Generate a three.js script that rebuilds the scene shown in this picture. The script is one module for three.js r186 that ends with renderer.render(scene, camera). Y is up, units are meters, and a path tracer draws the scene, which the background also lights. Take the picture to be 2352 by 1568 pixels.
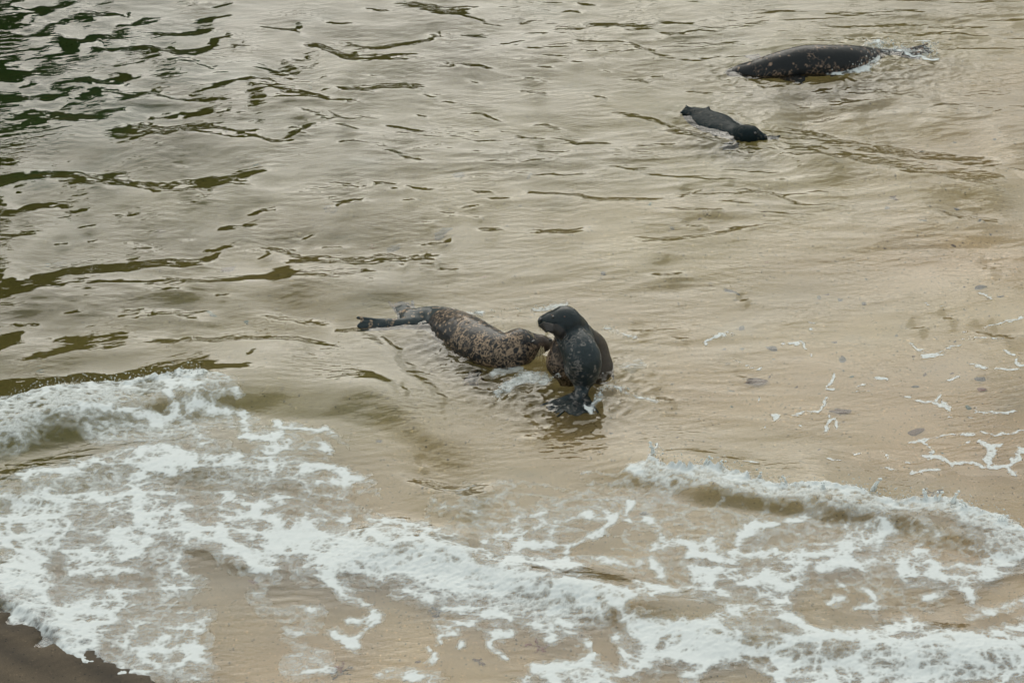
import * as THREE from 'three';
import { mergeGeometries } from 'three/addons/utils/BufferGeometryUtils.js';

// ------------------------------------------------------------------ camera, sky, sun, exposure
const scene = new THREE.Scene();
const R = Math.PI / 180, PITCH = 28 * R, DIST = 23.3, VFOV = 12;
const camera = new THREE.PerspectiveCamera(VFOV, 1.5, 0.5, 2000);
camera.position.set(0, DIST * Math.sin(PITCH), DIST * Math.cos(PITCH));
camera.lookAt(0, 0, 0);
camera.updateMatrixWorld(true);

const SUN = new THREE.Vector3(Math.sin(-14 * R) * Math.cos(30 * R), Math.sin(30 * R), -Math.cos(-14 * R) * Math.cos(30 * R));
{
  const W = 512, H = 256, d = new Float32Array(W * H * 4);
  for (let j = 0; j < H; j++) for (let i = 0; i < W; i++) {
    const up = ((j + 0.5) / H - 0.5) * Math.PI, az = ((i + 0.5) / W - 0.5) * 2 * Math.PI;
    const x = Math.cos(up) * Math.cos(az), y = Math.sin(up), z = Math.cos(up) * Math.sin(az);
    const ang = Math.acos(Math.max(-1, Math.min(1, x * SUN.x + y * SUN.y + z * SUN.z))) / R;
    // thin overcast, brightest round the veiled sun
    const G = 2.7 * Math.exp(-((ang / 34) ** 2)), L = 0.66;
    const o = (j * W + i) * 4;
    d[o] = L * 0.91 + G; d[o + 1] = L + G * 0.925; d[o + 2] = L * 0.99 + G * 0.80; d[o + 3] = 1;
  }
  const sky = new THREE.DataTexture(d, W, H, THREE.RGBAFormat, THREE.FloatType);
  sky.mapping = THREE.EquirectangularReflectionMapping;
  sky.magFilter = THREE.LinearFilter; sky.needsUpdate = true;
  scene.background = sky; scene.environment = sky;
}
const sun = new THREE.DirectionalLight(new THREE.Color(1, 0.95, 0.86), 0.5);
sun.position.copy(SUN).multiplyScalar(40);
sun.castShadow = true; sun.shadow.radius = 80; sun.shadow.mapSize.set(2048, 2048);
Object.assign(sun.shadow.camera, { left: -12, right: 12, top: 12, bottom: -12, near: 1, far: 120 });
scene.add(sun, sun.target);

const renderer = new THREE.WebGLRenderer({ antialias: true });
renderer.toneMapping = THREE.LinearToneMapping;
renderer.toneMappingExposure = 1.0;
renderer.shadowMap.enabled = true;

// ------------------------------------------------------------------ helpers
let seedState = 7;
const rnd = () => { seedState = (seedState + 0x6d2b79f5) | 0; let t = Math.imul(seedState ^ (seedState >>> 15), 1 | seedState); t = (t + Math.imul(t ^ (t >>> 7), 61 | t)) ^ t; return ((t ^ (t >>> 14)) >>> 0) / 4294967296; };
const clamp = (x, a = 0, b = 1) => (x < a ? a : x > b ? b : x);
const ss = (a, b, x) => { const t = clamp((x - a) / (b - a)); return t * t * (3 - 2 * t); };
const mix = (a, b, t) => a + (b - a) * t;
const hash = (i, j, k) => { let h = Math.imul(i, 374761393) ^ Math.imul(j, 668265263) ^ Math.imul(k, 2147483647 - 1013); h = Math.imul(h ^ (h >>> 13), 1274126177); h ^= h >>> 16; return (h >>> 0) / 4294967296; };
const fade = (t) => t * t * t * (t * (t * 6 - 15) + 10);
function g2(i, j, s, x, y) { const a = hash(i, j, s) * 6.2831853; return Math.cos(a) * x + Math.sin(a) * y; }
const GR = new Float32Array(512);
for (let i = 0; i < 256; i++) { GR[i * 2] = Math.cos(i / 256 * 6.2831853); GR[i * 2 + 1] = Math.sin(i / 256 * 6.2831853); }
const PERM = new Uint8Array(512);
{ const p = [...Array(256).keys()]; for (let i = 255; i > 0; i--) { const j = Math.floor(rnd() * (i + 1)); [p[i], p[j]] = [p[j], p[i]]; } for (let i = 0; i < 512; i++) PERM[i] = p[i & 255]; }
function n2(x, y, s = 0) {            // gradient noise, about -0.7 .. 0.7
  const xi = Math.floor(x), yi = Math.floor(y), fx = x - xi, fy = y - yi, u = fade(fx), v = fade(fy);
  const a = PERM[(xi + s * 17) & 255], b = PERM[(xi + 1 + s * 17) & 255], y0 = (yi + s * 31) & 255, y1 = (yi + 1 + s * 31) & 255;
  const g = (h, px, py) => GR[h * 2] * px + GR[h * 2 + 1] * py;
  const n00 = g(PERM[a + y0], fx, fy), n10 = g(PERM[b + y0], fx - 1, fy), n01 = g(PERM[a + y1], fx, fy - 1), n11 = g(PERM[b + y1], fx - 1, fy - 1);
  return mix(mix(n00, n10, u), mix(n01, n11, u), v);
}
const fbm = (x, y, s, o = 4) => { let a = 0, k = 1; for (let i = 0; i < o; i++) { a += k * n2(x, y, s + i); x = x * 2.03 + 3.1; y = y * 2.03 + 1.7; k *= 0.5; } return a; };
function n3(x, y, z) {
  const xi = Math.floor(x), yi = Math.floor(y), zi = Math.floor(z), u = fade(x - xi), v = fade(y - yi), w = fade(z - zi);
  const h = (i, j, k) => hash(xi + i, yi + j, zi + k) * 2 - 1;
  return mix(mix(mix(h(0, 0, 0), h(1, 0, 0), u), mix(h(0, 1, 0), h(1, 1, 0), u), v), mix(mix(h(0, 0, 1), h(1, 0, 1), u), mix(h(0, 1, 1), h(1, 1, 1), u), v), w);
}
function cells2(x, y, s) {            // [F1, F2, cell random]
  const xi = Math.floor(x), yi = Math.floor(y); let f1 = 9, f2 = 9, id = 0;
  for (let j = -1; j <= 1; j++) for (let i = -1; i <= 1; i++) {
    const a = xi + i, b = yi + j, dx = a + 0.08 + 0.84 * hash(a, b, s) - x, dy = b + 0.08 + 0.84 * hash(a, b, s + 57) - y, d = dx * dx + dy * dy;
    if (d < f1) { f2 = f1; f1 = d; id = hash(a, b, s + 91); } else if (d < f2) f2 = d;
  }
  return [Math.sqrt(f1), Math.sqrt(f2), id];
}
function cells3(x, y, z, s) {
  const xi = Math.floor(x), yi = Math.floor(y), zi = Math.floor(z); let f1 = 9, f2 = 9, id = 0;
  for (let k = -1; k <= 1; k++) for (let j = -1; j <= 1; j++) for (let i = -1; i <= 1; i++) {
    const a = xi + i, b = yi + j, c = zi + k, dx = a + hash(a, b, c + s) - x, dy = b + hash(a, b, c + s + 31) - y, dz = c + hash(a, b, c + s + 77) - z, d = dx * dx + dy * dy + dz * dz;
    if (d < f1) { f2 = f1; f1 = d; id = hash(a, b, c + s + 113); } else if (d < f2) f2 = d;
  }
  return [Math.sqrt(f1), Math.sqrt(f2), id];
}
// a sight line of the photograph (2352 x 1568 grid) met with the level y: where things stand in the place
const TY = Math.tan(VFOV / 2 * R), TX = TY * 1.5;
const right = new THREE.Vector3(1, 0, 0), fwd = new THREE.Vector3(0, -Math.sin(PITCH), -Math.cos(PITCH)), upv = new THREE.Vector3(0, Math.cos(PITCH), -Math.sin(PITCH));
function P(px, py, y = 0, r = 0) {
  const d = fwd.clone().addScaledVector(right, (px - 1176) / 1176 * TX).addScaledVector(upv, (784 - py) / 784 * TY).normalize();
  const t = (y - camera.position.y) / d.y, p = camera.position.clone().addScaledVector(d, t);
  const deep = Math.max(0, -(y + 0.7 * r));          // what is seen under water stands nearer than it looks
  if (deep > 0) {
    const h = Math.hypot(d.x, d.z), s = h / 1.33, direct = h / -d.y, bent = s / Math.sqrt(1 - s * s), back = deep * (direct - bent);
    p.x -= d.x / h * back; p.z -= d.z / h * back;
  }
  return p;
}
function tag(o, label, category, group, kind) { Object.assign(o.userData, { label }); if (category) o.userData.category = category; if (group) o.userData.group = group; if (kind) o.userData.kind = kind; return o; }
const used = {};
const numbered = (n) => { const k = used[n] = (used[n] ?? -1) + 1; return k ? n + '_' + String(k).padStart(3, '0') : n; };
function mesh(name, geometry, material, parent = scene) {
  const m = new THREE.Mesh(geometry, material); m.name = parent === scene ? numbered(name) : name; m.castShadow = m.receiveShadow = true; parent.add(m); return m;
}
function tex(n, m, fill, srgb, repeat) {
  const d = new Uint8Array(n * m * 4);
  for (let j = 0; j < m; j++) for (let i = 0; i < n; i++) { const c = fill(i / n, j / m, i, j), o = (j * n + i) * 4; d[o] = c[0]; d[o + 1] = c[1]; d[o + 2] = c[2]; d[o + 3] = 255; }
  const t = new THREE.DataTexture(d, n, m, THREE.RGBAFormat); t.wrapS = t.wrapT = THREE.RepeatWrapping; t.magFilter = THREE.LinearFilter; t.repeat.set(repeat, repeat);
  if (srgb) t.colorSpace = THREE.SRGBColorSpace; t.needsUpdate = true; return t;
}
function axis(lo, hi, step, far) {    // even steps over the place in view, growing ones out to far
  const a = []; for (let x = lo; x <= hi + 1e-6; x += step) a.push(x);
  let s = step, x = a[a.length - 1]; const b = []; while (x < far[1]) { s *= 1.35; x += s; b.push(x); }
  s = step; x = a[0]; const c = []; while (x > far[0]) { s *= 1.35; x -= s; c.unshift(x); }
  return [...c, ...a, ...b];
}
function sheet(xs, zs, heights, colours) {
  const nx = xs.length, nz = zs.length, pos = new Float32Array(nx * nz * 3), uv = new Float32Array(nx * nz * 2), idx = new Uint32Array((nx - 1) * (nz - 1) * 6);
  for (let j = 0, v = 0; j < nz; j++) for (let i = 0; i < nx; i++, v++) { pos[v * 3] = xs[i]; pos[v * 3 + 1] = heights[v]; pos[v * 3 + 2] = zs[j]; uv[v * 2] = xs[i]; uv[v * 2 + 1] = zs[j]; }
  for (let j = 0, k = 0; j < nz - 1; j++) for (let i = 0; i < nx - 1; i++) { const a = j * nx + i, b = a + 1, c = a + nx, d = c + 1; idx[k++] = a; idx[k++] = c; idx[k++] = b; idx[k++] = b; idx[k++] = c; idx[k++] = d; }
  const g = new THREE.BufferGeometry(); g.setAttribute('position', new THREE.BufferAttribute(pos, 3)); g.setAttribute('uv', new THREE.BufferAttribute(uv, 2));
  if (colours) g.setAttribute('color', new THREE.BufferAttribute(colours, 3));
  g.setIndex(new THREE.BufferAttribute(idx, 1)); g.computeVertexNormals(); return g;
}

// ------------------------------------------------------------------ seabed
const cornerDeep = P(0, 20, 0), slab = P(20, 1560, 0);
const bare = (x, z) => ss(-0.2, 0.15, (slab.x - x) * 0.75 + (z - slab.z) * 0.8 + 0.62 + 0.5 * n2(x * 2.4, z * 3, 41) + 0.25 * n2(x * 7, z * 9, 42));
function bedY(x, z) {
  let d = 0.33 - 0.085 * x - 0.055 * z;
  d = d < 0.16 ? 0.16 * Math.exp((d - 0.16) * 2) - Math.max(0, z - 9) * 0.12 : d;
  if (d > 1.2) d = 1.2 + (d - 1.2) * 0.25;
  d += 0.7 * Math.exp(-(((x - cornerDeep.x + 0.4) / 1.8) ** 2 + ((z - cornerDeep.z + 0.8) / 2.6) ** 2));
  d += 0.05 * n2(x * 0.5, z * 0.6, 3) + 0.022 * n2(x * 1.6, z * 2.1, 4) + 0.006 * n2(x * 4, z * 7, 5);
  const dry = bare(x, z); d = mix(d, -0.035 - 0.03 * (z - slab.z) + 0.012 * n2(x * 1.5, z * 5, 6), dry);
  return -Math.max(d, -6);
}
{
  const xs = axis(-6, 6, 0.045, [-190, 190]), zs = axis(-9, 5.6, 0.045, [-150, 40]), n = xs.length * zs.length, h = new Float32Array(n), c = new Float32Array(n * 3);
  for (let j = 0, v = 0; j < zs.length; j++) for (let i = 0; i < xs.length; i++, v++) {
    const x = xs[i], z = zs[j]; h[v] = bedY(x, z);
    const k = 1 + 0.16 * fbm(x * 0.7, z * 0.9, 11, 5);
    const warm = 0.5 + 0.9 * fbm(x * 0.35 + 4, z * 0.45, 21, 4);
    let r = mix(0.63, 0.70, warm) * k, g = mix(0.475, 0.475, warm) * k, b = mix(0.265, 0.29, warm) * k;
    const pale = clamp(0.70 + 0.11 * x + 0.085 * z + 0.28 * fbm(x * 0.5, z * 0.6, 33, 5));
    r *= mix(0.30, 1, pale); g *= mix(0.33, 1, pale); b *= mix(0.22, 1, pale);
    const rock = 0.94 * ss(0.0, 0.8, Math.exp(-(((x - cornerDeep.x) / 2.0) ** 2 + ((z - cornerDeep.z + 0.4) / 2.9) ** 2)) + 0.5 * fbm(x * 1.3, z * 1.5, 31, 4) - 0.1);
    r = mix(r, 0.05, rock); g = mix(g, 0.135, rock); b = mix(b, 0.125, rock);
    const sl = ss(0.1, 0.7, bare(x, z)), band = 1 + 0.9 * fbm((x * 0.8 + z * 0.6) * 1.2, (z * 0.8 - x * 0.6) * 7, 43, 4);
    r = mix(r, 0.10 * band, sl); g = mix(g, 0.074 * band, sl); b = mix(b, 0.046 * band, sl);
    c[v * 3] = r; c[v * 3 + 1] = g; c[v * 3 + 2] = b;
  }
  const grain = tex(1024, 1024, (u, v, i, j) => {
    const a = hash(i, j, 3), b = hash(i >> 1, j >> 1, 5), q = hash(i >> 2, j >> 2, 9);
    let l = 205 + 26 * (a - 0.5) + 34 * (b - 0.5); let t = 0;
    if (q > 0.985) { l -= 85; t = -6; } else if (q < 0.012) { l += 45; t = 6; }
    return [clamp(l, 20, 255), clamp(l + t * -0.4, 20, 255), clamp(l - t, 20, 255)];
  }, true, 1 / 2.6);
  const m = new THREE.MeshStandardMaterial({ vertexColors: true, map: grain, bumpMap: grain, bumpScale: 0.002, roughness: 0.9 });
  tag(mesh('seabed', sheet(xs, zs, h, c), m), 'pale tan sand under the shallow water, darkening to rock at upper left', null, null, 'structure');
}

// ------------------------------------------------------------------ water: swell, breakers, ripples, and the steep-backed ripples that mirror the headland
const DX = 0.012, DZ = 0.016, X0 = -5.6, X1 = 5.6, Z0 = -8.6, Z1 = 5.2;
const wx = axis(X0, X1, DX, [-180, 180]), wz = axis(Z0, Z1, DZ, [-140, 34]), NX = wx.length, NZ = wz.length;
const IX = wx.findIndex((x) => x >= X0 - 1e-6), IZ = wz.findIndex((z) => z >= Z0 - 1e-6), NDX = Math.round((X1 - X0) / DX), NDZ = Math.round((Z1 - Z0) / DZ);
const WH = new Float32Array(NX * NZ);
const pathZ = (pts) => {              // z of a curve through photograph points as a function of world x
  const q = pts.map(([a, b, y = 0]) => P(a, b, y)).sort((a, b) => a.x - b.x);
  return { lo: q[0].x, hi: q[q.length - 1].x, at: (x) => { let k = 0; while (k < q.length - 2 && x > q[k + 1].x) k++; const t = clamp((x - q[k].x) / (q[k + 1].x - q[k].x || 1e-6)), s = t; return q[k].z + (q[k + 1].z - q[k].z) * s; } };
};
const smoothPath = (pts, w = 0.12) => { const f = pathZ(pts); return { ...f, at: (x) => (f.at(x - w) + 2 * f.at(x - w / 2) + 2 * f.at(x) + 2 * f.at(x + w / 2) + f.at(x + w)) / 8 }; };
const breakers = [
  // curve, height along it, width of the face towards the camera, width of the back
  { ...smoothPath([[-300, 1040], [60, 985], [230, 950], [400, 922], [600, 897], [760, 893], [900, 935], [1010, 1010], [1120, 1085], [1260, 1110]]), amp: (t) => 0.14 * (1 - t) ** 1.6 + 0.05 * ss(0.97, 0.7, t), face: 0.3, back: 0.55 },
  { ...smoothPath([[1280, 1085], [1480, 1078], [1600, 1112], [1800, 1152], [2000, 1178], [2200, 1218], [2500, 1290]]), amp: (t) => 0.02 + 0.045 * ss(0, 0.2, t), face: 0.15, back: 0.6 },
  { ...smoothPath([[-200, 1140], [60, 1120], [200, 1085], [330, 1062], [420, 1062], [600, 1090], [800, 1095], [900, 1120]]), amp: (t) => 0.03 * ss(0, 0.2, t) * ss(1, 0.8, t), face: 0.25, back: 0.8 },
  { ...smoothPath([[640, 1330], [800, 1270], [900, 1250], [1060, 1280], [1250, 1350], [1400, 1385], [1700, 1450], [2000, 1490], [2500, 1480]]), amp: (t) => 0.06 * ss(0, 0.15, t), face: 0.22, back: 0.3 },
  { ...smoothPath([[300, 1160], [380, 1235], [500, 1262], [600, 1308], [700, 1345]]), amp: (t) => 0.028 * ss(0, 0.2, t) * ss(1, 0.7, t), face: 0.09, back: 0.3 },
  { ...smoothPath([[-300, 1330], [0, 1375], [110, 1450], [200, 1550], [330, 1640]]), amp: () => 0.05, face: 0.07, back: 0.4 },
  { ...smoothPath([[700, 780], [850, 800], [930, 850], [1010, 930], [1100, 1000]]), amp: (t) => 0.035 * ss(0, 0.2, t) * ss(1, 0.7, t), face: 0.3, back: 0.22 },
  { ...smoothPath([[-200, 720], [0, 705], [300, 690], [560, 655], [760, 655], [1100, 668]]), amp: (t) => 0.03 * ss(1, 0.8, t), face: 0.35, back: 0.2 },
  { ...smoothPath([[-200, 830], [0, 815], [300, 800], [560, 795], [720, 808], [860, 815]]), amp: (t) => 0.03 * ss(1, 0.8, t), face: 0.3, back: 0.2 },
];
const churns = [[1030, 770, 0.32, 1.2], [1655, 300, 0.40, 1.4], [2060, 125, 0.5, 1.6], [1210, 880, 0.4, 1.4], [1340, 905, 0.42, 1.4], [1110, 860, 0.4, 1.0], [1760, 320, 0.35, 1], [1690, 175, 0.3, 1.2], [1950, 165, 0.5, 0.8], [1400, 870, 0.3, 1]].map(([a, b, r, k]) => ({ p: P(a, b), r, k }));
const bump1 = (a, w) => { const t = clamp(1 - a / w); return t * t * (3 - 2 * t); };
for (let j = 0; j < NZ; j++) for (let i = 0; i < NX; i++) {
  const x = wx[i], z = wz[j], out = Math.max(0, X0 - x, x - X1, Z0 - z, z - Z1), near = 1 - ss(0, 0.6, out);
  let h = 0;
  for (const b of breakers) {
    if (x < b.lo - 0.6 || x > b.hi + 0.6) continue;
    const t = clamp((x - b.lo) / (b.hi - b.lo)), d = z - b.at(x) + 0.13 * n2(x * 1.3, z * 1.6, 68) + 0.05 * n2(x * 4.5, z * 5, 69), ends = ss(b.lo - 0.05, b.lo + 0.7, x) * ss(b.hi + 0.05, b.hi - 0.9, x);
    if (d > b.face * 1.6 || d < -b.back * 1.6) continue;
    h += ends * b.amp(t) * (0.9 + 0.6 * n2(x * 1.7, z * 1.2, 70)) * (d > 0 ? bump1(d, b.face * 1.5) : bump1(-d, b.back * 1.5));
  }
  const slant = 0.34 * ss(-1.5, -6, z) * ss(3, -3, x) - 0.08;
  const v = z - slant * x + 0.35 * n2(x * 0.35, z * 0.5, 71), u = x + slant * z;
  const patch = 0.3 + 0.95 * ss(-0.25, 0.45, n2(x * 0.35, z * 0.8, 73) + 0.35 * n2(x * 0.9, z * 2.2, 74));
  const far = mix(0.38, 1.15, ss(2.5, -3.5, z));
  h += 0.030 * n2(u / 3.4, v / 1.5, 51) + 0.014 * n2(u / 1.7, v / 0.62, 52) * far;
  let churn = 0; for (const c of churns) { const q = ((x - c.p.x) ** 2 + ((z - c.p.z) * 0.8) ** 2) / (c.r * c.r); if (q < 5) churn += c.k * Math.exp(-q); }
  if (churn > 0.02) h += churn * (0.010 * (0.4 - Math.abs(n2(x / 0.16 + 0.5 * n2(x * 5, z * 5, 77), z / 0.13, 78)) * 1.5) + 0.005 * (0.4 - Math.abs(n2(x / 0.07, z / 0.06 + 0.6 * n2(x * 9, z * 9, 79), 80)) * 1.5));
  if (near > 0.01) {
    const w = near * far * patch, q = 0.3 * n2(x * 1.1, z * 1.7, 75);
    h += w * (0.014 * (0.5 - Math.abs(n2(u / 0.95 + q, v / 0.33 + q, 53)) * 1.4) + 0.0068 * n2(u / 0.5 - q, v / 0.17 + q, 54) + 0.0034 * (0.5 - Math.abs(n2((u + 0.3 * v) / 0.28, v / 0.10 + q, 55)) * 1.4) + 0.0013 * n2((u - 0.4 * v) / 0.15, v / 0.06, 56));
  }
  WH[j * NX + i] = h;
}
let streakNo = 0;
function streaks(ox, oy, list) {      // each: width, then points of its dark back, read off the photograph at twice its grid
  for (const s of list.split('|')) {
    const [w, ...n] = s.trim().split(/\s+/).map(Number), pts = []; for (let k = 0; k < n.length; k += 2) pts.push([ox + n[k] / 2, oy + n[k + 1] / 2]);
    const f = smoothPath(pts, 0.05), mid = pts[pts.length >> 1], seed = ++streakNo, len = f.hi - f.lo, depth0 = Math.abs(P(mid[0], mid[1] + w / 4).z - P(mid[0], mid[1] - w / 4).z) * 2.8 + 0.045, depth = Math.min(depth0, 0.2 * len + 0.03);
    const i0 = clamp(Math.floor((f.lo - 0.2 - X0) / DX), 0, NDX), i1 = clamp(Math.ceil((f.hi + 0.2 - X0) / DX), 0, NDX);
    for (let i = i0; i <= i1; i++) {
      const x = X0 + i * DX, t = (x - f.lo) / (f.hi - f.lo), e = Math.min(0.5, 0.34 / len), end = ss(0, e, t) * ss(1, 1 - e, t);
      const zc = f.at(x) + 0.05 * n2(x * 3, seed * 7.7, 81) + 0.025 * n2(x * 9, seed * 3.3, 82);
      const wd = depth * (0.85 + 0.55 * n2(x * 1.7, seed * 5.1, 83)) * (0.55 + 0.45 * end), S = Math.tan((Math.atan2(camera.position.y, camera.position.z - f.at(f.lo)) - 8 * R) / 2) * end * (1.42 + 0.45 * n2(x * 1.1, seed * 2.9, 84));
      const A = S * wd, L = 3.4 * wd, j0 = clamp(Math.floor((zc - L - Z0) / DZ), 0, NDZ), j1 = clamp(Math.ceil((zc + L - Z0) / DZ), 0, NDZ);
      for (let j = j0; j <= j1; j++) {
        const a = zc - (Z0 + j * DZ) + 0.03 * n2(x * 5, j * DZ * 9, 86) + 0.02 * n2(x * 14, j * DZ * 30, 87), r = Math.abs(a) < wd / 2 ? -a / wd : a < 0 ? 0.5 * ss(L, wd / 2, -a) : -0.5 * ss(L, wd / 2, a);
        WH[(IZ + j) * NX + IX + i] += A * r;
      }
    }
  }
}
streaks(0, 0, `40 520 215 680 210 800 240 1000 225 1040 255 | 30 700 260 900 290 1060 330 | 50 210 380 380 360 500 370 620 380 | 35 320 420 480 410 600 450 720 420 830 470
 | 60 0 440 120 450 330 470 | 60 0 520 200 530 400 550 540 540 | 30 500 570 620 600 850 600 1100 620 1290 625 | 15 1100 630 1250 655 1410 665 | 24 1070 290 1200 300 1300 340 1440 380
 | 32 1080 340 1200 390 1350 420 1480 450 1600 475 | 14 1480 405 1600 410 1800 395 2030 410 | 34 1280 515 1400 520 1500 550 1620 560 | 16 1500 570 1680 605 | 16 1480 510 1600 550
 | 22 1630 670 1730 680 1850 720 2010 755 | 20 40 780 150 785 260 800 400 790 640 800 | 26 260 825 400 825 550 840 700 850 900 845 1050 830 1240 850 | 10 380 855 480 857 | 18 730 885 880 870 1030 890
 | 20 1480 850 1620 845 1700 890 | 18 0 940 100 945 340 950 | 16 0 975 100 977 210 970 | 22 0 1085 170 1075 | 14 220 1110 340 1115 | 12 540 1105 640 1120 780 1140 | 30 600 130 700 140 800 145 900 140 1050 125
 | 18 440 105 620 105 780 85 | 14 850 90 1000 70 1100 60 | 14 1040 205 1150 210 | 12 950 170 1090 165 | 14 240 140 330 175 420 185 520 215 | 14 1320 190 1480 210 1590 260 1700 270 1900 265 2040 275`);
streaks(0, 0, `10 1500 180 1700 210 1900 200 2090 170 | 30 1750 15 1900 25 2100 45 2270 45 | 15 1900 60 2100 70 2180 75 | 22 2200 115 2352 130 | 16 2050 170 2300 175 | 14 1620 345 1800 360 | 10 1890 435 2060 440
 | 14 1990 455 2130 480 | 14 2150 515 2250 540 2352 570 | 20 1920 320 2060 300 2200 310 2352 330 | 12 2020 290 2180 300 | 12 1710 570 1850 590 2010 612 | 8 1880 525 2000 550 | 14 2110 870 2200 885 2330 900
 | 12 1970 955 2080 985 2160 1000 | 10 1820 930 1940 925 | 10 2150 1030 2230 1055 2352 1055 | 8 1800 860 2050 875 | 20 0 60 150 70 300 60 | 24 100 20 260 30 400 10 | 16 60 110 200 120 | 22 300 30 480 60 600 70
 | 14 380 210 470 230 540 250 | 12 30 160 130 165 250 155 | 18 900 20 1000 30 1100 10 | 10 1190 120 1350 140 1450 170 | 10 1400 60 1500 100 1700 110 | 12 690 680 760 678 | 14 1000 530 1130 515 1180 525`);
streaks(1176, 0, `10 0 35 50 30 | 14 230 15 440 15 | 16 190 75 260 50 370 50 | 14 0 120 130 100 | 14 310 110 450 115 560 115 680 145 | 14 230 190 400 200 520 190 600 205 | 20 400 200 560 215 640 245 770 250 | 9 120 255 240 270
 | 12 220 293 360 295 | 9 310 243 420 245 | 14 1100 45 1180 55 1340 50 | 16 1840 150 2000 135 2200 125 | 20 2100 10 2352 0 | 12 0 340 130 370 220 390 | 9 370 320 500 350 | 9 450 365 620 375 730 385 | 10 0 405 200 430
 | 12 0 575 150 570 330 605 | 10 370 525 520 520 680 550 800 590 1000 625 | 14 590 600 700 600 850 620 1050 640 | 8 150 635 300 655 520 655 | 24 1190 590 1350 605 1500 640 1800 680 2050 720 2352 765
 | 28 1150 640 1350 690 1500 705 1600 740 1850 780 2100 810 2352 830 | 14 1280 650 1400 720 1700 760 2000 830 2352 905 | 10 1180 700 1450 740 1650 830 | 8 1300 535 1450 530 1640 530 | 8 1160 485 1400 470 1700 465
 | 12 1450 410 1650 420 1850 420 | 10 0 880 200 890 400 915 600 915 740 910 | 6 740 910 840 880 910 855 | 7 970 865 1200 890 1440 970 | 8 500 1110 750 1105 1000 1060 1200 1030 | 7 2010 920 2200 960`);
streaks(0, 450, `28 0 385 150 390 330 345 420 340 600 325 760 300 900 295 1000 275 1100 260 | 26 1090 235 1250 240 1400 220 1450 210 | 22 1180 260 1350 280 1500 280 1700 290 1900 275 2120 285 | 10 1600 245 1800 250 2000 280
 | 10 0 440 160 435 280 430 | 10 800 185 920 190 | 10 1350 190 1470 170 | 8 620 400 900 395 1070 390 | 22 430 540 600 545 750 545 900 545 1080 550 | 34 1090 525 1180 530 1300 550 1450 580 1600 600 | 14 1480 620 1650 610 1740 590
 | 20 1720 580 1760 640 1800 690 1880 720 | 10 230 550 430 550 | 12 0 590 230 600 | 12 760 650 880 690 | 12 660 680 850 670 1050 660 1350 660 1500 680 1600 715 | 16 0 780 120 750 300 725 480 715 | 10 1800 330 1890 325
 | 12 2050 735 2150 728 2260 690 | 10 1960 330 2150 335 | 7 1850 760 1920 780 | 8 1830 910 1890 930 | 7 1990 925 2080 942`);
streaks(1176, 450, `12 0 175 200 165 340 160 430 155 | 9 1800 615 1930 605 | 12 40 1000 110 1050 180 1080 | 10 0 1105 200 1100 | 9 1880 60 2000 95 2150 115 2352 145 | 7 700 660 850 650 | 7 980 830 1150 850 | 6 1020 480 1110 470 | 7 600 930 800 950`);
streaks(0, 1005, `22 1760 140 1880 190 1980 220 2100 240 2180 235 2352 200 | 8 1880 100 2000 130`);
{ // shorter ones scattered between, thickest towards the upper left
  const some = []; for (let i = 0; i < 260; i++) {
    const px = rnd() * 2352, py = 10 + rnd() * 760; if (rnd() > 0.16 + 0.84 * clamp(1.05 - px / 2100 - Math.max(0, py - 250) / 700)) continue;
    const l = 50 + 130 * rnd() * rnd(), slope = mix(0.16, -0.02, clamp(py / 500)) + 0.1 * (rnd() - 0.5), bend = (rnd() - 0.5) * 8; some.push([5 + 9 * rnd(), px * 2, py * 2, px * 2 + l, py * 2 + l * slope + bend, px * 2 + 2 * l, py * 2 + 2 * l * slope].map((v) => v.toFixed(0)).join(' '));
  }
  streaks(0, 0, some.join('|'));
}
const waterAt = (x, z) => {
  const fi = clamp((x - X0) / DX, 0, NDX - 1.001), fj = clamp((z - Z0) / DZ, 0, NDZ - 1.001), i = Math.floor(fi), j = Math.floor(fj), a = fi - i, b = fj - j, o = (IZ + j) * NX + IX + i;
  return mix(mix(WH[o], WH[o + 1], a), mix(WH[o + NX], WH[o + NX + 1], a), b);
};
{
  const waves = []; for (let k = 0; k < 70; k++) { const f = 30 + 120 * rnd() ** 1.6, a = Math.PI / 2 + (rnd() - 0.5) * 1.1; waves.push([Math.round(Math.cos(a) * f), Math.round(Math.sin(a) * f), rnd() * 6.283, 18 / f]); }
  const ripple = tex(512, 512, (u, v) => { let h = 0; for (const w of waves) h += w[3] * Math.sin(6.2831853 * (w[0] * u + w[1] * v) + w[2]); const p = 0.5 + 0.35 * Math.sin(6.2831853 * (2 * u + v)) * Math.sin(6.2831853 * (u - 3 * v) + 1) + 0.3 * Math.sin(6.2831853 * (3 * u + 2 * v) + 2); const l = clamp(128 + 50 * h * clamp(p, 0.08, 1.2), 0, 255); return [l, l, l]; }, false, 1 / 3);
  const m = new THREE.MeshPhysicalMaterial({ color: 0xffffff, roughness: 0.03, transmission: 1, thickness: 1, ior: 1.333, attenuationColor: new THREE.Color(0.67, 0.73, 0.45), attenuationDistance: 1.25, bumpMap: ripple, bumpScale: 0.0016 });
  tag(mesh('water', sheet(wx, wz, WH), m), 'clear shallow sea water with pale sky sheen and dark olive ripple streaks', null, null, 'structure');
}

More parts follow.
